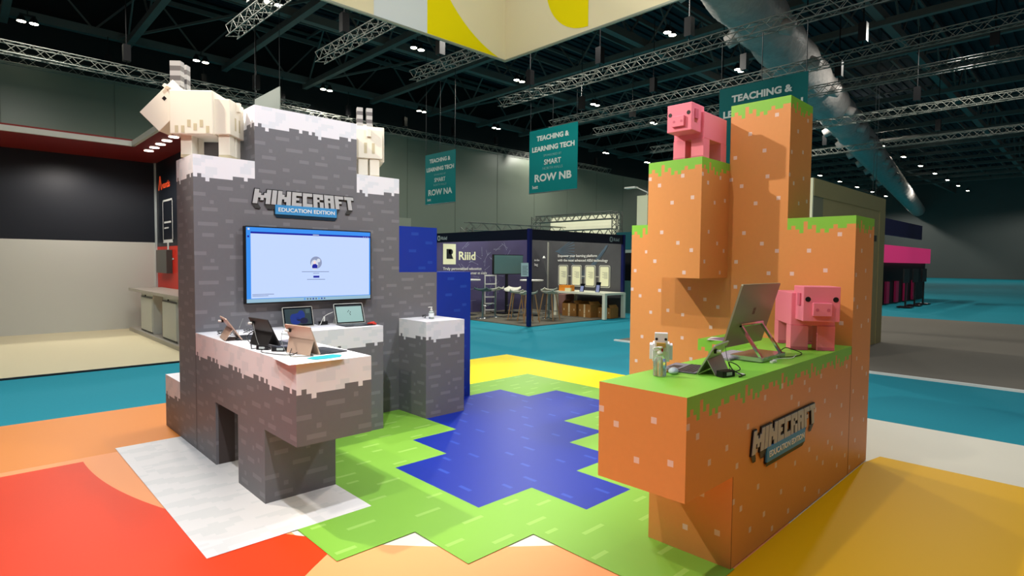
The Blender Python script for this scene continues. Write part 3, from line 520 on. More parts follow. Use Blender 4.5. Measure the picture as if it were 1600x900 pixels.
# ------------------------------------------------------------------ plain blocky animal figures (generic stand-ins)
PINK = M('pink_paint', (236, 128, 150), .45); PINK2 = M('deep_pink_paint', (206, 96, 122), .5); EYE = M('dark_eye', (30, 24, 26), .3)
def pig(label, loc, rz, u):
    o = thing('pig_figure', label, 'figure', loc, rz)   # faces local -X; front of the legs at x=0
    m = MB(); m.box(.2*u, -5*u, 6*u, 16*u, 5*u, 14*u, PINK); m.build('body', o, bevel=.004)
    for x in (0, 12):
        for y in (-5, 1):
            m = MB(); m.box(x*u, y*u, 0, (x+4)*u, (y+4)*u, 6*u, PINK); m.box((x-.03)*u, (y+.1)*u, .0, x*u, (y+3.9)*u, .8*u, PINK2); m.build('leg', o, bevel=.003)
    m = MB(); m.box(-6*u, -4*u, 7.6*u, 2*u, 4*u, 15.8*u, PINK); h = m.build('head', o, bevel=.004)
    m = MB(); m.box(-7*u, -2*u, 8.9*u, -5.9*u, 2*u, 12*u, PINK); m.build('snout', h, bevel=.003)
    for y in (-1.2, 1.2): m = MB(); m.lathe([(.38*u, 0), (.38*u, .05*u)], PINK2, 10, Matrix.Translation((-7*u, y*u, 10.4*u)) @ Matrix.Rotation(-math.pi/2, 4, 'Y')); m.build('nostril', h)
    for y in (-3, 3): m = MB(); m.lathe([(.62*u, 0), (.62*u, .06*u)], EYE, 12, Matrix.Translation((-6*u, y*u, 12.8*u)) @ Matrix.Rotation(-math.pi/2, 4, 'Y')); m.build('eye', h)
    for y in (-4, 4):
        s = 1 if y > 0 else -1; m = MB(); m.box(-4.2*u, y*u if s > 0 else (y-.35)*u, 11.2*u, -2.2*u, (y+.35)*u if s > 0 else y*u, 14.2*u, PINK2); m.build('ear', h, bevel=.003)
    m = MB(); m.tube([(16*u, 0, 11*u), (17*u, .5*u, 11.6*u), (17.2*u, -.4*u, 12.3*u), (16.8*u, .2*u, 12.9*u)], .35*u, PINK, 6); m.build('tail', o)
    return o
pig('pink blocky pig figure standing on the green counter at its wall end', (3.005, .155, ZT), math.atan2(.57, .82), .0295)
pig('pink blocky pig figure standing high on the jutting orange block', (3.03, 1.19, 5*CZ+.002), R90(2), .0272)
FUR = M('cream_fur_paint', (222, 214, 196), .55); FUR2 = M('beige_fur_patch', (186, 174, 142), .55); HORN = M('grey_horn', (150, 148, 146), .5); HORN2 = M('dark_horn_band', (84, 80, 80), .5)
def goat(label, loc, rz, tilt=45, hl=.30):
    o = thing('goat_figure', label, 'figure', loc, rz)  # faces local +X, standing length along X, rear at x=0
    for x in (.02, .34):
        for y in (-.11, .01):
            m = MB(); m.box(x, y, 0, x+.095, y+.10, .22, FUR); m.box(x-.001, y-.001, .0, x+.096, y+.101, .03, FUR2); m.build('leg', o, bevel=.003)
    m = MB(); m.box(0, -.14, .20, .26, .14, .50, FUR); m.build('body', o, bevel=.005)
    m = MB(); m.box(.13, -.175, .19, .49, .175, .56, FUR); m.build('fleece', o, bevel=.006)
    m = MB(); random.seed(len(label))
    for k in range(6):
        x = .16+k*.052; z = .20+random.choice((0, .02, .05)); m.box(x, -.1765, z, x+.028, -.174, z+.06, FUR2); m.box(x, .174, z, x+.028, .1765, z+.06, FUR2)
    m.box(-.0015, -.06, .25, .001, -.03, .36, FUR2); m.box(-.0015, .02, .25, .001, .05, .36, FUR2); m.build('fur_patch', o)
    T = Matrix.Translation((.52, 0, .50)) @ Matrix.Rotation(math.radians(tilt), 4, 'Y')
    m = MB(); m.box(-.13, -.09, -.12, hl-.03, .09, .11, FUR, T); h = m.build('head', o, bevel=.004)
    for s in (-1, 1):
        m = MB(); m.box(.02, s*.0905-.001, .03, .05, s*.0905+.001, .06, EYE, T); m.build('eye', h)
        m = MB(); m.box(-.07, s*.09-(.0 if s > 0 else .06), .07, -.04, s*.09+(.06 if s > 0 else 0), .10, FUR, T); m.build('ear', h, bevel=.002)
        m = MB()
        for k in range(6): m.box(-.02 + .46-.5, s*.052-.032, .08+k*.042, .03, s*.052+.032, .08+(k+1)*.042, HORN if k % 2 else HORN2, Matrix.Translation((.50, 0, .50)))
        m.build('horn', h)
    m = MB(); m.box(-.03, -.02, .42, .0, .02, .50, FUR, None); m.build('tail', o, bevel=.003)
    return o
goat('cream blocky goat figure with tilted head on the left shoulder of the stone-print wall', (.385, 4.09, 5*CZ+.002), math.atan2(.66, -.75))
goat('cream blocky goat figure seen from behind on the right shoulder of the stone-print wall', (1.72, 4.14, 5*CZ+.002), R90(66), 30)
# white bird figure behind the pump bottle
bd = thing('bird_figure', 'small white blocky bird figure behind the pump bottle on the green counter', 'figure', (1.475, .455, ZT), math.atan2(-1.79, -2.93))
PW = M('white_bird_paint', (232, 230, 240), .5); BEAK = M('ochre_beak', (190, 148, 74), .5); WATT = M('red_wattle', (206, 30, 34), .5)
u = .0155
m = MB(); m.box(-4*u, -3*u, 4*u, 4*u, 3*u, 10.5*u, PW); m.build('body', bd, bevel=.002)
m = MB(); m.box(3*u, -2.3*u, 8*u, 5.6*u, 2.3*u, 14.6*u, PW); h = m.build('head', bd, bevel=.002)
m = MB(); m.box(5.6*u, -1.6*u, 9.6*u, 7.4*u, 1.6*u, 11.2*u, BEAK); m.build('beak', h, bevel=.001)
m = MB(); m.box(5.5*u, -.7*u, 7.4*u, 6.4*u, .7*u, 9.6*u, WATT); m.build('wattle', h, bevel=.001)
for s in (-1, 1):
    m = MB(); m.lathe([(.5*u, 0), (.5*u, .1*u)], EYE, 10, Matrix.Translation((5.6*u, s*1.6*u, 12.4*u)) @ Matrix.Rotation(math.pi/2, 4, 'Y')); m.build('eye', h)
    m = MB(); m.box(-3*u, s*3*u if s > 0 else -4.1*u, 4.6*u, 3*u, 4.1*u if s > 0 else -3*u, 10*u, PW); m.build('wing', bd, bevel=.002)
    m = MB(); m.box(-.4*u, (s*1.5-.5)*u, .0, .6*u, (s*1.5+.5)*u, 4.1*u, BEAK); m.box(-.4*u, (s*1.5-1.1)*u, 0, 2.6*u, (s*1.5+1.1)*u, .4*u, BEAK); m.build('leg', bd)
# ================================================================== DARK BLUE BOOTH ACROSS THE AISLE
NAVY = M('navy_post', (6, 18, 84), .4); NAVYF = M('navy_fascia', (4, 12, 32), .35); GRAPH = M('dark_graphic', (84, 84, 86), .55, noise=.55, scale=.9); CREAMT = M('cream_lettering', (240, 240, 200), .5, emit=.12)
VIOL = M('violet_haze_print', (92, 84, 140), .6, noise=.35, scale=3); BLUEG = M('steel_blue_print', (92, 112, 128), .6); WLINE = M('pale_line_print', (172, 176, 200), .6); GCARP = M('booth_grey_carpet', (108, 104, 92), .9, spec=.1, noise=.1, scale=30)
NEB = M('starry_violet_graphic', (84, 84, 86), .55, noise=.3, scale=.55)
for n_ in NEB.node_tree.nodes:
    if n_.type == 'MIX': n_.inputs[6].default_value = (.055, .055, .06, 1); n_.inputs[7].default_value = (.16, .13, .34, 1)
rb = thing('exhibition_booth', 'navy corner booth across the aisle with dark starry graphics and white lettering', 'booth', (8.95, 8.85, 0))
m = MB(); m.box(0, 0, -.02, 4.0, 4.0, 0, GCARP); m.build('booth_floor', rb)
m = MB(); m.box(0, 4.0, 0, 4.0, 4.06, 2.44, NEB); wl = m.build('back_panel', rb)
m = MB(); m.box(4.0, -.02, 0, 4.06, 4.06, 2.44, GRAPH); wr = m.build('side_panel', rb)
for x, y in ((0, 0), (0, 4.0), (4.0, 0)): m = MB(); m.box(x-.045, y-.045, 0, x+.045, y+.045, 2.46, NAVY); m.build('post', rb)
m = MB(); m.box(3.96, 3.0, 0, 4.0, 3.04, 2.3, M('aluminium_post', (205, 205, 190), .4, .4)); m.build('panel_strip', rb)
for a in ((-.02, .045, 2.18, .02, 3.955, 2.45), (.045, -.02, 2.18, 3.955, .02, 2.45)): m = MB(); m.box(*a, NAVYF); m.build('fascia', rb)
# constellation lines on the back panel, fan of curves on the side panel (printed)
random.seed(11); m = MB()
for k in range(46):
    x = 1.0+random.random()*2.0; z = .3+random.random()*1.8; a = random.random()*3.1; L = .1+random.random()*.28; dx, dz = math.cos(a)*L, math.sin(a)*L; w_ = .004
    nx, nz = -math.sin(a)*w_, math.cos(a)*w_; m.face([(x+nx, 3.993, z+nz), (x-nx, 3.993, z-nz), (x+dx-nx, 3.993, z+dz-nz), (x+dx+nx, 3.993, z+dz+nz)], WLINE)
    m.face([(x+.014*math.cos(t*1.05), 3.992, z+.014*math.sin(t*1.05)) for t in range(6)], WLINE)
m.build('printed_lines', wl)
m = MB()
def strip(pts, w0, w1, mt, x=3.993):
    x -= .0007*(len(m.f)//7)/1.
    for i in range(len(pts)-1):
        (y0, z0), (y1, z1) = pts[i], pts[i+1]; d = math.hypot(y1-y0, z1-z0) or 1; ny, nz = -(z1-z0)/d, (y1-y0)/d; a, b = w0+(w1-w0)*i/(len(pts)-1), w0+(w1-w0)*(i+1)/(len(pts)-1)
        m.face([(x, y0+ny*a, z0+nz*a), (x, y0-ny*a, z0-nz*a), (x, y1-ny*b, z1-nz*b), (x, y1+ny*b, z1+nz*b)], mt)
for k in range(9):
    s = (k-4)*.16; strip([(2.72-t*.12*1.0, 1.98+s*(t*.12)**1.5*.9+.05*math.sin(t*.5)*k*.1) for t in range(8)], .004, .014, BLUEG)
for k in range(8): strip([(1.75-t*.16-k*.03, 1.0+(t*.16)**1.4*.9+k*.05) for t in range(9) if 1.0+(t*.16)**1.4*.9+k*.05 < 2.16], .006, .018, BLUEG)
m.build('printed_curves', wr)
TB = frame((8.95, 8.85+3.99, 0), (1, 0, 0), (0, 0, 1)); TBl = frame((0, 3.99, 0), (1, 0, 0), (0, 0, 1)); TSl = frame((3.972, 4.0, 0), (0, -1, 0), (0, 0, 1))
def at(T, x, z, d=0): return T @ Matrix.Translation((x, z, d))
m = MB(); m.box(.31, 3.985, 1.53, .80, 3.992, 2.16, CREAMT); m.box(.44, 3.98, 1.70, .60, 3.985, 2.0, DARK); m.lathe([(.085, 0), (.085, .005)], DARK, 16, Matrix.Translation((.60, 3.985, 1.915)) @ Matrix.Rotation(math.pi/2, 4, 'X')); m.mesh([(.56, 3.981, 1.86), (.62, 3.981, 1.86), (.70, 3.981, 1.70), (.60, 3.981, 1.70)], [(0, 1, 2, 3)], DARK); m.build('logo_tile', wl)
text('lettering', 'Riiid', .36, CREAMT, at(TBl, .90, 1.68), wl, bold=.009, width=.68)
text('lettering', 'Truly personalized education', .115, WHITE, at(TBl, .31, 1.36), wl, bold=.003, width=1.55)
text('lettering', 'designed for each learner at scale', .115, WHITE, at(TBl, .31, 1.22), wl, bold=.003, width=1.78)
text('lettering', 'Empower your learning platform', .115, WHITE, at(TSl, .60+.97-.15, 1.80), wr, bold=.003, width=1.62)
text('lettering', 'with the most advanced AIEd technology', .115, WHITE, at(TSl, .60+.97-.15, 1.655), wr, bold=.003, width=2.05)
text('lettering', 'in the', .10, WHITE, at(TSl, .35, 1.66), wr, bold=.003); text('lettering', 'bag', .12, WHITE, at(TSl, .35, 1.50), wr, bold=.004)
for k in range(4):
    y0 = 2.56-k*.56; q = MB(); q.rbox(y0-.44, .84, y0, 1.53, 3.986, 3.990, M('card_outline', (198, 200, 190), .5), .07) if False else None
    m = MB(); m.rbox(3.982, y0-.43, .85, 3.992, y0+.0, 1.545, M('card_rim', (198, 198, 184), .5), .06, axis='x'); m.rbox(3.979, y0-.40, .88, 3.983, y0-.03, 1.515, GRAPH, .05, axis='x'); m.rbox(3.975, y0-.38, .90, 3.980, y0-.05, 1.50, CREAMT, .04, axis='x')
    for r in range(6): m.box(3.9735, y0-.34, 1.14+r*.035, 3.9755, y0-.34+(.2 if r % 2 else .14), 1.150+r*.035, M('card_text', (120, 120, 110), .6))
    m.build('info_card', wr)['label'] = 'cream rounded info card with small grey text'
    if k < 3: m = MB(); m.box(3.984, y0-.56, 1.17, 3.99, y0-.43, 1.20, MC['card_rim']); m.build('card_link', wr)
for T, nm in ((frame((-.021, 3.82, 2.18), (0, -1, 0), (0, 0, 1)), 'a'), (frame((3.30, -.021, 2.18), (1, 0, 0), (0, 0, 1)), 'b')):
    pale = M('fascia_lettering', (176, 190, 190), .5); m = MB()
    for q in ((0, .05, .03, .20), (.10, .05, .13, .20), (0, .05, .13, .08), (0, .17, .13, .20)): m.box(q[0], q[1], 0, q[2], q[3], .003, pale, T)
    m.build('logo_tile', rb); text('lettering', 'Riiid', .14, pale, T @ Matrix.Translation((.17, .075, 0)), rb, width=.27)
m = MB(); m.box(-.06, .0, 0, .02, .34, .004, WHITE); T = frame((-.05, .14, 1.28), (.995, -.1, 0), (0, 0, 1))
o = thing('notice_sheet', 'white printed notice hanging on the navy corner post', 'notice'); m = MB(); m.box(-.10, 0, 0, .10, .34, .003, M('notice_paper', (172, 198, 200), .6)); 
for r in range(6): m.box(-.07, .05+r*.04, .0032, .05+.02*(r % 2), .062+r*.04, .004, DARK)
m.build('paper', o); o.matrix_world = frame((8.84, 8.89, 1.26), (.75, -.66, 0), (.0, .03, 1))
tvb = thing('television', 'dark switched-off television on a stand inside the navy booth', 'television', (11.14, 11.9, 0))
m = MB(); m.rbox(-.62, 0, 1.25, .62, .06, 1.83, M('screen_off_teal', (84, 116, 118), .25), .01, axis='y'); m.build('screen_panel', tvb); m = MB(); m.rbox(-.64, .01, 1.23, .64, .08, 1.85, BLACK, .01, axis='y'); m.build('housing', tvb)
m = MB(); m.box(-.04, .08, .03, .04, .13, 1.5, DARK); m.build('pole', tvb); m = MB(); m.box(-.4, -.2, 0, .4, .35, .03, BLACK); m.build('base', tvb)
# white parsons table with things on and below it
TWH = M('cream_white_table', (228, 228, 206), .5)
tb = thing('table', 'cream white rectangular table in front of the info cards', 'table', (11.85, 9.85, 0))
m = MB(); m.box(-.02, -1.2, .69, .98, .75, .75, TWH); m.build('tabletop', tb)
for x, y in ((-.02, -1.2), (.88, -1.2), (-.02, .65), (.88, .65)): m = MB(); m.box(x, y, 0, x+.1, y+.1, .69, TWH); m.build('leg', tb)
CARD = M('brown_cardboard', (146, 104, 56), .8, spec=.1, noise=.1, scale=12); TAPE = M('packing_tape', (210, 190, 150), .3)
def carton(label, x, y, s, h, rz):
    o = thing('cardboard_box', label, 'box', (x, y, 0), rz, None); m = MB(); m.box(-s/2, -s*.6, 0, s/2, s*.6, h, CARD); m.build('carton', o)
    m = MB(); m.box(-s/2-.002, -.03, h*.3, -s/2, .03, h+.001, TAPE); m.box(-s/2-.002, -.03, 0, s/2+.002, .03, 0+.1, TAPE); m.box(-s/2-.002, s*.4, h*.45, -s/2, s*.47, h*.6, TAPE); m.box(-s/2-.002, -s*.47, h*.45, -s/2, -s*.4, h*.6, TAPE); m.build('tape', o)
    for sy in (-1, 1): m = MB(); m.mesh([(-s/2, sy*s*.6, h), (s/2, sy*s*.6, h), (s/2, sy*s*.38, h+.09), (-s/2, sy*s*.38, h+.09), (-s/2, sy*s*.6, h-.003), (s/2, sy*s*.6, h-.003), (s/2, sy*s*.38, h+.087), (-s/2, sy*s*.38, h+.087)], [(0, 1, 2, 3), (7, 6, 5, 4), (0, 4, 5, 1), (2, 6, 7, 3)], CARD); m.build('flap', o)
    return o
carton('taped brown carton under the table, left of the open-topped pair', 12.15, 10.10, .42, .38, .1); carton('brown carton under the middle of the table', 12.2, 9.5, .42, .38, -.1); carton('shaded brown carton under the right end of the table', 12.45, 9.0, .38, .30, 0)
m = MB(); m.box(12.35, 10.55, 0, 12.75, 10.95, .62, M('dusty_pink_panel', (150, 112, 104), .7)); tag(m.build('storage_cabinet', bevel=.01), 'dusty pink cabinet behind the left table leg', 'cabinet')
m = MB(); m.box(11.95, 10.05, .75, 12.15, 10.50, .93, M('orange_carton', (226, 140, 40), .6)); m.box(11.90, 10.0, .75, 11.95, 10.22, .85, M('cream_card', (236, 226, 180), .6)); tag(m.build('orange_box'), 'orange box with a cream card in front, on the cream table', 'box')
for x, y, hh, lb_ in ((12.1, 9.72, .24, 'small folded leaflet stand on the middle of the cream table'), (12.2, 9.20, .30, 'taller leaflet stand on the right half of the cream table')):
    o = thing('leaflet_stand', lb_, 'leaflet stand', (x, y, .75)); m = MB(); m.mesh([(-.02, -.08, 0), (-.02, .08, 0), (.05, .08, hh), (.05, -.08, hh), (-.01, -.08, 0), (-.01, .08, 0), (.06, .08, hh), (.06, -.08, hh)], [(0, 1, 2, 3), (7, 6, 5, 4), (0, 3, 7, 4), (1, 5, 6, 2), (2, 6, 7, 3)], GLASS); m.build('holder', o)
    m = MB(); m.mesh([(-.021, -.06, .01), (-.021, .06, .01), (.02, .06, hh*.7), (.02, -.06, hh*.7)], [(0, 3, 2, 1)], M('leaflet_print', (140, 150, 200), .5)); m.build('leaflets', o)
# stools
SHELL = M('stool_white_shell', (232, 232, 214), .4); WOODL = M('light_wood_leg', (172, 130, 84), .5); GASL = M('teal_grey_tube', (110, 132, 130), .35, .5)
def shell(mb, mt, w=.22, z=.78, T=None):
    vs = []; n = 9
    for i in range(n):
        for j in range(n):
            a, b = (i/(n-1)-.5)*2, (j/(n-1)-.5)*2; rr = 1-.12*(a*a*b*b)*2; x, y = a*w*rr, b*w*rr
            vs.append((x, y, z+.06*max(0, -a)**2+.05*b*b*(1 if a < .3 else .4)-.02*max(0, a)**2))
    vs += [(v[0], v[1], v[2]-.025) for v in vs]; N = n*n
    fs = [(i*n+j, (i+1)*n+j, (i+1)*n+j+1, i*n+j+1) for i in range(n-1) for j in range(n-1)]
    fs += [tuple(N+q for q in f[::-1]) for f in fs]
    edge = [i*n for i in range(n)]+[(n-1)*n+j for j in range(1, n)]+[i*n+n-1 for i in range(n-2, -1, -1)]+[j for j in range(n-2, 0, -1)]
    fs += [(edge[k], edge[(k+1) % len(edge)], N+edge[(k+1) % len(edge)], N+edge[k]) for k in range(len(edge))]
    return mb.mesh(vs, [f[::-1] for f in fs], mt)
def wood_stool(label, x, y, rz):
    o = thing('bar_stool', label, 'stool', (x, y, 0), rz); m = MB(); shell(m, SHELL, .23, .76); m.build('seat', o, True)
    for sx in (-1, 1):
        for sy in (-1, 1): m = MB(); m.tube([(sx*.13, sy*.13, .75), (sx*.23, sy*.23, 0)], [.018, .014], WOODL, 8); m.build('leg', o)
    m = MB(); q = .195; m.tube([(-q, -q, .25), (q, -q, .25), (q, q, .25), (-q, q, .25), (-q, -q, .25)], .008, GREY, 6); m.build('footrest', o); return o
def gas_stool(label, x, y, rz, mt):
    o = thing('bar_stool', label, 'stool', (x, y, 0), rz); m = MB(); shell(m, mt, .24, .80); m.build('seat', o, True)
    m = MB(); m.tube([(0, 0, .03), (0, 0, .79)], [.03, .024], GASL, 10); m.build('pole', o)
    m = MB(); m.lathe([(.21, 0), (.21, .008), (.06, .022), (.03, .045)], CHROME, 20); m.build('base', o, True)
    m = MB(); m.tube([(0, 0, .42), (.2, -.1, .34), (.2, .1, .34), (0, 0, .42)], .008, CHROME, 6); m.build('footrest', o); return o
TEALS = M('stool_teal_shell', (104, 130, 130), .4)
gas_stool('teal-grey gas-lift stool, nearest the blue blocks', 9.44, 11.19, .5, TEALS)
gas_stool('cream gas-lift stool just right of the white ladder', 10.0, 11.27, 2.0, SHELL); gas_stool('white gas-lift stool behind the left wooden-legged stool', 10.42, 10.98, 3.6, SHELL)
wood_stool('white shell stool with wooden legs left of the navy post', 9.95, 10.28, .6); wood_stool('white shell stool with wooden legs half behind the navy post', 9.72, 9.62, 1.2)
wood_stool('white shell stool with wooden legs right of the navy post, by the cream table', 10.55, 9.62, .3); gas_stool('chrome-pole white stool behind the stool right of the navy post', 10.95, 10.0, 1.0, SHELL)
ld = thing('step_ladder', 'white step ladder standing at the back left of the navy booth', 'ladder', (10.45, 12.0, 0), -.35)
for x in (-.18, .18): m = MB(); m.box(x-.015, -.02, 0, x+.015, .02, 1.22, WHITE); m.build('rail', ld); m = MB(); m.tube([(x, .02, 1.0), (x, .42, 0)], .012, GREY, 6); m.build('rear_leg', ld)
for k in range(5): m = MB(); m.box(-.18, -.06, .12+k*.2, .18, .04, .15+k*.2, WHITE); m.build('step', ld)
m = MB(); m.box(-.18, -.02, 1.18, .18, .02, 1.22, WHITE); m.build('top_bar', ld)
for x, y, lb_ in ((9.75, 12.2, 'high white round table at the left of the booth behind the ladder'), (11.15, 10.9, 'high white round table behind the navy post')):
    o = thing('bar_table', lb_, 'table', (x, y, 0)); m = MB(); m.lathe([(.35, 1.05), (.36, 1.06), (.36, 1.085), (.35, 1.09)], WHITE, 24); m.build('tabletop', o); m = MB(); m.tube([(0, 0, .03), (0, 0, 1.05)], .035, DARK, 10); m.build('pole', o); m = MB(); m.lathe([(.25, 0), (.25, .012), (.05, .03)], DARK, 20); m.build('base', o)
fl_ = thing('floor_lamp', 'thin tall floor lamp beside the silver strip inside the navy booth', 'lamp', (12.0, 11.05, 0)); m = MB(); m.lathe([(.13, 0), (.13, .02)], GREY, 16); m.build('base', fl_); m = MB(); m.tube([(0, 0, .02), (0, 0, 1.2), (-.1, .05, 1.75)], .012, GREY, 6); m.build('pole', fl_); m = MB(); m.lathe([(.05, 0), (.02, .07)], WHITE, 12, Matrix.Translation((-.1, .05, 1.75))); m.build('lamp_head', fl_)
# truss frame of the stand behind
ts = thing('truss_frame', 'aluminium truss frame with a lit white panel above the navy booth', 'truss', (16, 11.3, 0))
def boxtruss(mb, a, b, s, n, r, mt):
    a, b = Vector(a), Vector(b); d = (b-a).normalized(); v = Vector((0, 0, 1)) if abs(d.z) < .9 else Vector((1, 0, 0)); p = d.cross(v).normalized()*s/2; q = p.cross(d).normalized()*s/2
    cs = [p+q, p-q, -p-q, -p+q]
    for c in cs: mb.tube([a+c, b+c], r, mt, 5)
    for k in range(n):
        s0, s1 = a.lerp(b, k/n), a.lerp(b, (k+1)/n); mid = (s0+s1)/2
        for i in range(4):
            c0, c1 = cs[i], cs[(i+1) % 4]; mb.tube([s0+c0, mid+c1], r*.6, mt, 4, False); mb.tube([mid+c1, s1+c0], r*.6, mt, 4, False)
for a, b, n in (((0, 0, 0), (0, 0, 3.5), 9), ((0, 4.1, 0), (0, 4.1, 3.5), 9), ((0, .1, 3.38), (0, 4.0, 3.38), 10), ((0, .1, 2.75), (0, 4.0, 2.75), 10)): m = MB(); boxtruss(m, a, b, .26, n, .022, TRUSS); m.build('truss_bar', ts)
m = MB(); m.box(.35, .2, 2.3, .4, 3.6, 3.45, M('lit_white_panel', (226, 224, 190), .6, emit=.55)); m.build('light_panel', ts)['label'] = 'lit cream panel'
ts2 = thing('truss_frame', 'long low aluminium truss behind the top of the navy booth', 'truss', (11.3, 14.2, 0)); m = MB(); boxtruss(m, (0, 0, 2.85), (8.4, 0, 2.95), .26, 14, .016, TRUSS); m.build('truss_bar', ts2)
for x in (0, 8.4): m = MB(); boxtruss(m, (x, 0, 0), (x, 0, 2.8), .3, 8, .02, TRUSS); m.build('truss_leg', ts2)
m = MB(); m.box(9.0, 16.6, 0, 10.63, 16.7, 3.19, M('pale_partition', (150, 156, 140), .7)); tag(m.build('partition_panel'), 'pale grey-green partition rising above the dark blue blocks', 'partition')
# teal booth right of the navy one
tbh = thing('exhibition_booth', 'teal and black booth edge seen between the navy booth and the orange wall', 'booth', (14.2, 8.4, 0)); TEALW = M('teal_fascia', (16, 96, 104), .5)
m = MB(); m.box(0, 0, 1.05, .06, 1.6, 2.0, BLACK); m.box(0, 0, .0, .06, 1.6, 1.05, M('pale_teal_counter', (94, 140, 132), .6)); m.build('panel', tbh); m = MB(); m.box(-.02, -.0, 2.05, .05, 1.6, 2.62, TEALW); m.build('fascia', tbh); m = MB(); m.box(-.02, 0, 1.95, .07, 1.6, 2.06, M('pale_rail', (150, 170, 160), .5)); m.build('rail', tbh)
# ================================================================== WOODEN-FRAME BOOTH ON THE RIGHT
WOOD = M('pale_plywood', (176, 164, 116), .6, noise=.12, scale=1.4); GC2 = M('grey_stand_carpet', (128, 122, 112), .9, spec=.1); PWH = M('pale_pillar', (230, 234, 206), .6)
m = MB(); m.box(8.55, -1.5, -.02, 20, 5.9, -.002, GC2); m.box(8.50, -1.5, -.02, 8.56, 5.9, .012, WHITE); tag(m.build('floor'), 'grey carpet of the wood-framed stand with a white edge strip', kind='structure')
wb = thing('exhibition_booth', 'pale plywood frame booth behind the orange wall on the right', 'booth', (8.45, 2.03, 0))
m = MB(); m.box(.45, 0, 0, 4.15, .25, 3.0, WOOD); m.build('wall_panel', wb); m = MB(); m.box(0, .0, 0, .45, .25, 3.0, M('grey_green_panel', (140, 140, 116), .7)); m.build('end_panel', wb); m = MB(); m.box(-.04, 0, 0, 0, .22, 3.0, PWH); m.build('edge_post', wb)['label'] = 'bright pale edge post'
m = MB(); m.box(.0, -.01, 2.72, 4.15, 0, 3.0, M('frame_top', (168, 158, 112), .6)); m.build('top_rail', wb); m = MB(); m.box(3.75, -.012, 0, 4.15, 0, 2.74, MC['frame_top']); m.build('side_rail', wb)
m = MB(); m.box(.4, -.004, 2.1, 3.6, 0, 2.22, M('dark_shelf_edge', (70, 72, 66), .6)); m.build('shelf_edge', wb)
wp = thing('pillar', 'bright pale pillar behind the left edge of the orange wall', 'pillar', (8.7, 5.27, 0)); m = MB(); m.box(0, 0, 0, .2, .25, 3.0, PWH); m.build('post', wp)
al = thing('arm_lamp', 'small white arm spotlight above the pale pillar', 'lamp', (8.7, 5.27, 3.0)); m = MB(); m.tube([(.1, .1, 0), (0, .0, .05), (-.1, .22, .17)], .012, WHITE, 6); m.build('arm', al); m = MB(); m.box(-.16, .2, .15, -.04, .46, .18, WHITE); m.build('lamp_head', al)
# pink and black stand far right, green exit sign
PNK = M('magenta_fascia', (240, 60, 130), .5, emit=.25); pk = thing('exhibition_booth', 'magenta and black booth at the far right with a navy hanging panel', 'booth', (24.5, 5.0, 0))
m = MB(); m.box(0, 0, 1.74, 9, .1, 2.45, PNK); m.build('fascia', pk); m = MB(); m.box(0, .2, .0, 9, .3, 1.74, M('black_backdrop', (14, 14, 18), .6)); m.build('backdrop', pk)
m = MB(); m.box(.1, .0, 2.85, 7, .1, 3.5, M('navy_panel', (12, 16, 64), .5)); m.build('upper_panel', pk)
for k in range(5): m = MB(); m.box(.1+k*1.5, .1, .05, .55+k*1.5, .18, .95, M('magenta_panel', (190, 30, 90), .5)); m.build('magenta_panel', pk)
for k in range(3): o = thing('display_stand', ('black screen on a stand, first from the left in front of the magenta booth', 'black screen on a stand, middle of the row before the magenta booth', 'black screen on a stand, last to the right in front of the magenta booth')[k], 'display', (25.1+k*1.5, 4.2, 0), 0, 'black display stands by the magenta booth'); m = MB(); m.box(-.4, 0, .95, .4, .05, 1.5, BLACK); m.build('screen_panel', o); m = MB(); m.box(-.04, .0, .04, .04, .05, .95, BLACK); m.build('pole', o); m = MB(); m.box(-.3, -.2, 0, .3, .25, .04, BLACK); m.build('base', o)
ex = thing('exit_sign', 'small glowing green exit sign above the magenta booth', 'sign', (27.2, 6, 3.75)); m = MB(); m.box(0, 0, 0, .55, .05, .42, M('exit_green', (30, 200, 90), .4, emit=1.2)); m.build('lit_panel', ex); m = MB(); m.tube([(.05, .02, .42), (.05, .02, 10.75)], .01, DARK, 4); m.tube([(.5, .02, .42), (.5, .02, 10.75)], .01, DARK, 4); m.build('hanging_wire', ex)
# ================================================================== RED AND BLACK BOOTH ON THE LEFT
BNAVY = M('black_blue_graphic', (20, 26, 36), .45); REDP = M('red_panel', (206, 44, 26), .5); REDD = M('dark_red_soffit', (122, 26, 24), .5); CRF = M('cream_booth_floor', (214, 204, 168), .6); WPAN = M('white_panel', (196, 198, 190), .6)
m = MB(); m.box(-8, 8.87, -.02, 5.4, 15.5, 0, CRF); m.box(-8, 8.83, -.02, 5.4, 8.87, .006, DARK); tag(m.build('floor'), 'cream floor of the red and black booth', kind='structure')
lbn = thing('exhibition_booth', 'red and black booth with a lit red canopy, behind the left goat figure', 'booth', (2.0, 14.4, 0))
m = MB(); m.box(0, -5.4, 1.9, .1, 0, 3.92, BNAVY); m.box(0, -5.4, 0, .1, 0, 1.9, REDP); 
for k in range(8): pass
sp = m.build('side_panel', lbn); sp['label'] = 'black panel turning red below'
m = MB(); m.box(-9, 0, 2.0, 0, .1, 3.92, BNAVY); m.box(-9, 0, 0, 0, .1, 2.0, WPAN); m.build('back_panel', lbn)['label'] = 'black panel above white'
m = MB(); m.box(-.04, -.04, 0, 0, 0, 3.92, M('aluminium_corner', (190, 200, 200), .4, .3)); m.build('corner_strip', lbn)
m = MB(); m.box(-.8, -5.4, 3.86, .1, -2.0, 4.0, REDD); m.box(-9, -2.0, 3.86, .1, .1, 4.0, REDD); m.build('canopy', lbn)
m = MB(); m.box(-.86, -5.4, 3.86, -.8, -1.94, 3.96, WPAN); m.box(-9, -2.06, 3.86, -.8, -2.0, 3.96, WPAN); m.build('canopy_edge', lbn)
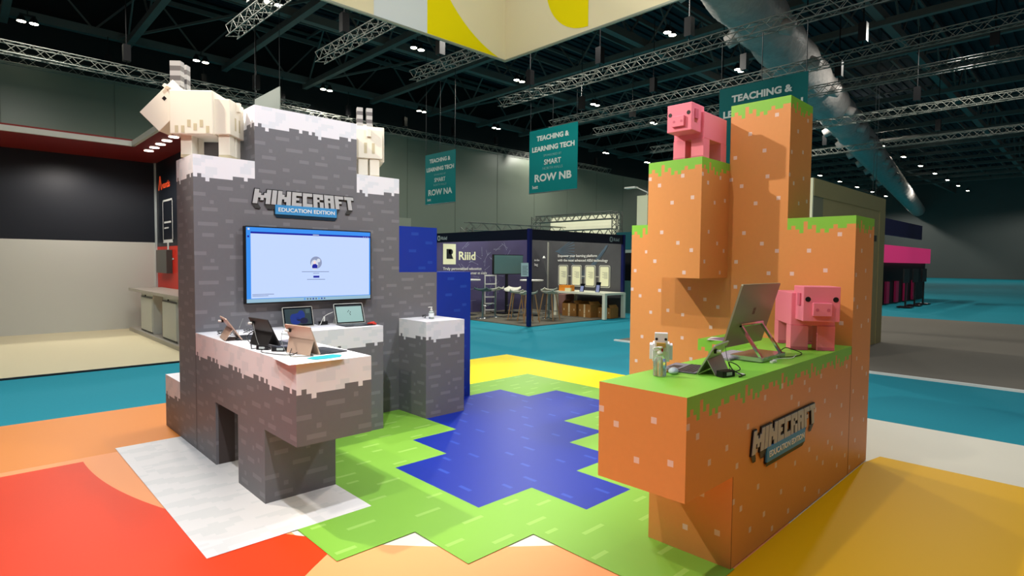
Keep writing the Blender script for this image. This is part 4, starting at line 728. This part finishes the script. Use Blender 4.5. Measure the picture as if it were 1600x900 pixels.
LED = M('downlight_glow', (255, 240, 224), .4, emit=7)
for k in range(6): m = MB(); m.lathe([(.085, 0), (.085, .012)], LED, 16, Matrix.Translation((-.50, -1.75-k*.48, 3.85))); m.build('downlight', lbn)
down('canopy_downlights', (1.3, 11.9, 3.8), 110, (1, .92, .85)); down('canopy_downlights', (.3, 13.2, 3.8), 150, (1, .92, .85))
TL = frame((-.006, 0, 0), (0, -1, 0), (0, 0, 1)); OR = M('orange_red_lettering', (236, 84, 44), .5, emit=.3)
m = MB(); m.face([TL @ Vector(p) for p in ((.25, 3.20, 0), (.33, 3.20, 0), (.41, 3.42, 0), (.49, 3.20, 0), (.57, 3.20, 0), (.45, 3.52, 0), (.37, 3.52, 0))], OR); m.build('logo_mark', lbn); text('lettering', 'vantis', .22, OR, at(TL, .60, 3.22), lbn, bold=.004, width=.66)
m = MB(); WL = M('white_icon_line', (214, 218, 214), .5)
for q in ((.60, 2.00, .64, 2.95), (1.40, 2.00, 1.44, 2.95), (.60, 2.91, 1.44, 2.95), (.60, 1.98, 1.44, 2.05), (.95, 1.80, 1.09, 1.98), (.82, 1.78, 1.22, 1.82), (.72, 2.42, 1.3, 2.46), (.72, 2.30, 1.1, 2.33)): m.mesh([TL @ Vector((a, b, .0)) for a, b in ((q[0], q[1]), (q[2], q[1]), (q[2], q[3]), (q[0], q[3]))], [(0, 1, 2, 3)], WL)
for r, wd in ((1.60, .9), (1.52, .6), (1.44, .5)): m.mesh([TL @ Vector((a, b, 0)) for a, b in ((1.02-wd/2, r), (1.02+wd/2, r), (1.02+wd/2, r+.035), (1.02-wd/2, r+.035))], [(0, 1, 2, 3)], WL)
m.build('screen_icon', lbn)['label'] = 'white outline drawing of a screen'
mo = thing('wall_monitor', 'dark wall monitor on the red panel of the left booth', 'monitor', (2.0, 13.6, 1.30)); m = MB(); m.rbox(-.12, -.55, 0, -.005, .35, .52, M('charcoal_screen', (66, 68, 64), .35), .01, axis='x'); m.build('screen_panel', mo)
ct = thing('reception_counter', 'grey-topped counter with white cupboards under the red panel', 'counter', (1.4, 9.6, 0))
m = MB(); m.box(-.06, -.3, .90, .60, 4.4, .96, M('grey_worktop', (176, 172, 160), .5)); m.build('worktop', ct); m = MB(); m.box(-.06, -.3, 0, .60, 4.4, .08, MC['grey_worktop']); m.build('plinth', ct)
for y, lb_ in ((2.55, 1), (.75, 2), (-.25, 3)):
    if lb_ == 3: continue
    m = MB(); m.box(.02, y, .08, .55, y+1.0, .90, WPAN); cb = m.build('cupboard', ct); m = MB(); m.box(.0, y+.02, .12, .02, y+.98, .80, WPAN); dd = m.build('door', cb); m = MB(); m.lathe([(.015, 0), (.015, .02)], BLACK, 8, Matrix.Translation((.0, y+.5, .85)) @ Matrix.Rotation(-math.pi/2, 4, 'Y')); m.build('lock', cb); m = MB(); m.box(-.001, y+.02, .815, .019, y+.98, .825, BLACK); m.box(-.001, y+.02, .10, .019, y+.98, .108, BLACK); m.build('door_gap', cb)
m = MB(); m.box(.3, 3.6, .08, .58, 4.4, .9, M('salmon_panel', (206, 150, 128), .6)); m.build('end_panel', ct)
m = MB(); m.box(.45, 1.75, .45, .5, 2.55, .9, REDP); m.build('red_insert', ct)
for x, y, s, lb_, z in ((1.65, 11.65, .3, 'brown box in the gap between the white cupboards, on the plinth', .08), (1.68, 11.68, .26, 'brown box stacked on the lower one between the cupboards', .38)): m = MB(); m.box(x-s/2, y-s/2, 0, x+s/2, y+s/2, s, CARD); o = m.build('cardboard_box', bevel=.004); o.location = (0, 0, z); tag(o, lb_, 'box')
# ================================================================== HANGING SIGNS
TEALS2 = M('teal_sign_cloth', (0, 122, 122), .7, spec=.15); TEALS3 = M('deep_teal_sign_cloth', (10, 98, 98), .7, spec=.15); SWH = M('pale_sign_lettering', (206, 214, 208), .6); SDM = M('dim_sign_lettering', (112, 168, 166), .6)
def hsign(label, x, yl, yr, zt, row, mt, top=7.8):
    o = thing('hanging_sign', label, 'sign', (x, yl, zt-2.38)); W = yl-yr; m = MB(); m.box(0, -W, 0, .02, 0, 2.38, mt); m.build('sign_panel', o)
    T = frame((-.003, 0, 0), (0, -1, 0), (0, 0, 1)); c = W/2
    for s, z, sz, wd, mm, bo in [q for q in (('TEACHING &', 1.96, .25, 1.62, SWH, .010), ('LEARNING TECH', 1.56, .25, 2.12, SWH, .010), ('SPONSORED BY', 1.33, .12, .9, SDM, 0), ('SMART', 1.03, .27, .85, SWH, .004), ('NORTH HALLS', .84, .14, 1.0, SDM, 0), ('ROW '+(row or ''), .42, .38, 1.85, SWH, .012)) if row or q[1] > 1.5]:
        text('lettering', s, sz, mm, at(T, c, z) if False else T @ Matrix.Translation((c-wd/2, z, 0)), o, bold=bo, width=wd)
    if row: text('lettering', 'bett', .18, SWH, T @ Matrix.Translation((.18, .16, 0)), o, bold=.003)
    m = MB(); m.tube([(.01, 0, -.01), (.01, -W, -.01)], .02, GREY, 6); m.build('bottom_rail', o)
    m = MB()
    for y in (-.05, -W/2, -W+.05): m.tube([(.01, y, 2.38), (.01, y, top-zt+2.38)], .012, DARK, 5)
    m.build('hanging_wire', o); return o
hsign('teal hanging sign reading ROW NB, in the middle above the navy booth', 14.68, 14.53, 12.12, 6.66, 'NB', TEALS2)
hsign('teal hanging sign reading ROW NA, the smaller-looking one near the snowy wall', 15.08, 22.0, 19.65, 6.74, 'NA', TEALS2, 14.5)
hsign('teal hanging sign partly hidden behind the tallest orange tower', 14.2, 6.56, 4.20, 6.52, None, TEALS3)
o = thing('hanging_sign', 'pale grey hanging sign rising behind the snowy top of the stone-print wall', 'sign', (6.4, 18.0, 5.9)); m = MB(); m.mesh([(0, 0, 0), (0, 2.2, 0), (0, 2.2, 1.45), (0, 0, 1.45), (.03, 0, 0), (.03, 2.2, 0), (.03, 2.2, 1.45), (.03, 0, 1.45)], [(0, 3, 2, 1), (4, 5, 6, 7), (0, 4, 7, 3), (1, 2, 6, 5), (0, 1, 5, 4), (3, 7, 6, 2)], M('pale_grey_sign_cloth', (196, 200, 192), .7)); m.build('sign_panel', o)
m = MB(); m.tube([(.015, .02, 1.45), (.015, .02, 5.45)], .012, DARK, 5); m.tube([(.015, 2.18, 1.45), (.015, 2.18, 5.45)], .012, DARK, 5); m.build('hanging_wire', o)
# ================================================================== HANGING TRUSSES
def htruss(label, a, b, s=.30, step=.55, r=.018, hoist=4):
    a, b = Vector(a), Vector(b); o = thing('hanging_truss', label, 'truss', a); m = MB(); boxtruss(m, (0, 0, 0), b-a, s, max(3, int((b-a).length/step)), r, TRUSS); m.build('truss_bar', o)
    for k in range(hoist):
        p = (b-a)*((k+.5)/hoist); h = MB(); h.tube([p+Vector((0, 0, s/2)), p+Vector((0, 0, 11.35-a.z-.02))], .018, BLACK, 5); h.box(p.x-.11, p.y-.11, p.z+s/2+.2, p.x+.11, p.y+.11, p.z+s/2+.75, BLACK); h.build('chain_hoist', o)
    return o
htruss('short bright truss at the top left, its end nearest the left goat figure', (4.3, 16.1, 8), (4.5, 4.0, 8))
htruss('truss running under the left edge of the big banner', (7.0, 16.3, 8), (7.0, 3.5, 8)); htruss('truss ending left of the banner corner', (10.1, 15.7, 8), (10.3, 3.5, 8))
htruss('long truss passing behind the ROW NB sign towards the top right', (14.5, 16, 8), (14.3, -4, 8), hoist=6); htruss('truss at the right, passing above the tallest orange tower', (18.6, 17, 8), (18.3, -5, 8), hoist=6)
htruss('farther truss below the one over the orange tower', (21.2, 16.5, 8), (21.8, -5, 8), hoist=5)
htruss('faint far truss at the right above the far end wall', (27, 17, 8), (27, -8, 8), hoist=5); htruss('faintest far truss at the right, low against the dark roof', (34, 18, 8), (34, -8, 8), hoist=5)
htruss('short truss at the top right beside the silver duct', (11.2, 3.2, 8), (11.2, -4, 8), hoist=2)
htruss('long truss running along the top of the grey hall wall', (-6, 29.6, 9.6), (40, 29.6, 9.6), .42, .8, .02, hoist=12)
htruss('truss along the hall wall in front of the left booth', (-8, 22, 8), (9.5, 22.6, 8), .34, .7, .02, hoist=4)
# silver ventilation ducts
FOIL = M('crinkled_foil', (178, 172, 168), .45, .0, noise=.3, scale=5, bump=1.6)
def duct(label, a, b, r, n):
    o = thing('ventilation_duct', label, 'duct', a); d = Vector(b)-Vector(a); pts, rs = [], []
    for k in range(n*4+1): pts.append(d*(k/(n*4))); rs.append(r*(1+.05*(k % 2)+.05*math.sin(k*.37)))
    m = MB(); m.tube(pts, rs, FOIL, 20); m.build('duct_pipe', o, True)
    u_ = d.normalized(); sd_ = Vector((u_.y, -u_.x, 0))
    for k in range(12):
        for s in (-1, 1): p = u_*(1.2+k*4.2)+sd_*s*r*.8+Vector((0, 0, -r*.45)); q = MB(); q.tube([p, p+sd_*s*.38+Vector((0, 0, -.18))], [.26, .22], FOIL, 12); q.build('nozzle', o, True)
    return o
duct('big crinkled silver ventilation duct at the top right', (12, 6.1, 9.5), (96.9, 18.2, 9.5), .80, 150)
# ================================================================== HIGH BAY LIGHTS
HB = M('lamp_glow', (255, 250, 222), .4, emit=22)
proto = None
ROWN = {11.35: 'front', 19.95: 'middle', 28.5: 'back'}
for ly in LY:
    for k in range(-2, 13):
        lx = 13.2+6.2*k
        if proto is None:
            o = thing('ceiling_light', 'x', 'ceiling light')
            for dx in (-.19, .19):
                h = MB(); h.lathe([(.06, .24), (.09, .2), (.16, .05), (.16, 0)], DARK, 14, Matrix.Translation((dx, 0, 0))); hd = h.build('lamp_head', o)
                g_ = MB(); g_.lathe([(.14, -.012), (.14, -.002)], HB, 14, Matrix.Translation((dx, 0, 0))); g_.build('lens', hd)
            h = MB(); h.box(-.25, -.03, .24, .25, .03, .30, DARK); h.tube([(0, 0, .30), (0, 0, .55)], .02, DARK, 5); h.build('bracket', o); proto = o
        else: o = copy_tree(proto)
        o.location = (lx, ly, 10.82); tag(o, 'twin round high bay light in the %s row of the dark roof' % ROWN[ly], 'ceiling light', 'high bay lights, %s row' % ROWN[ly])
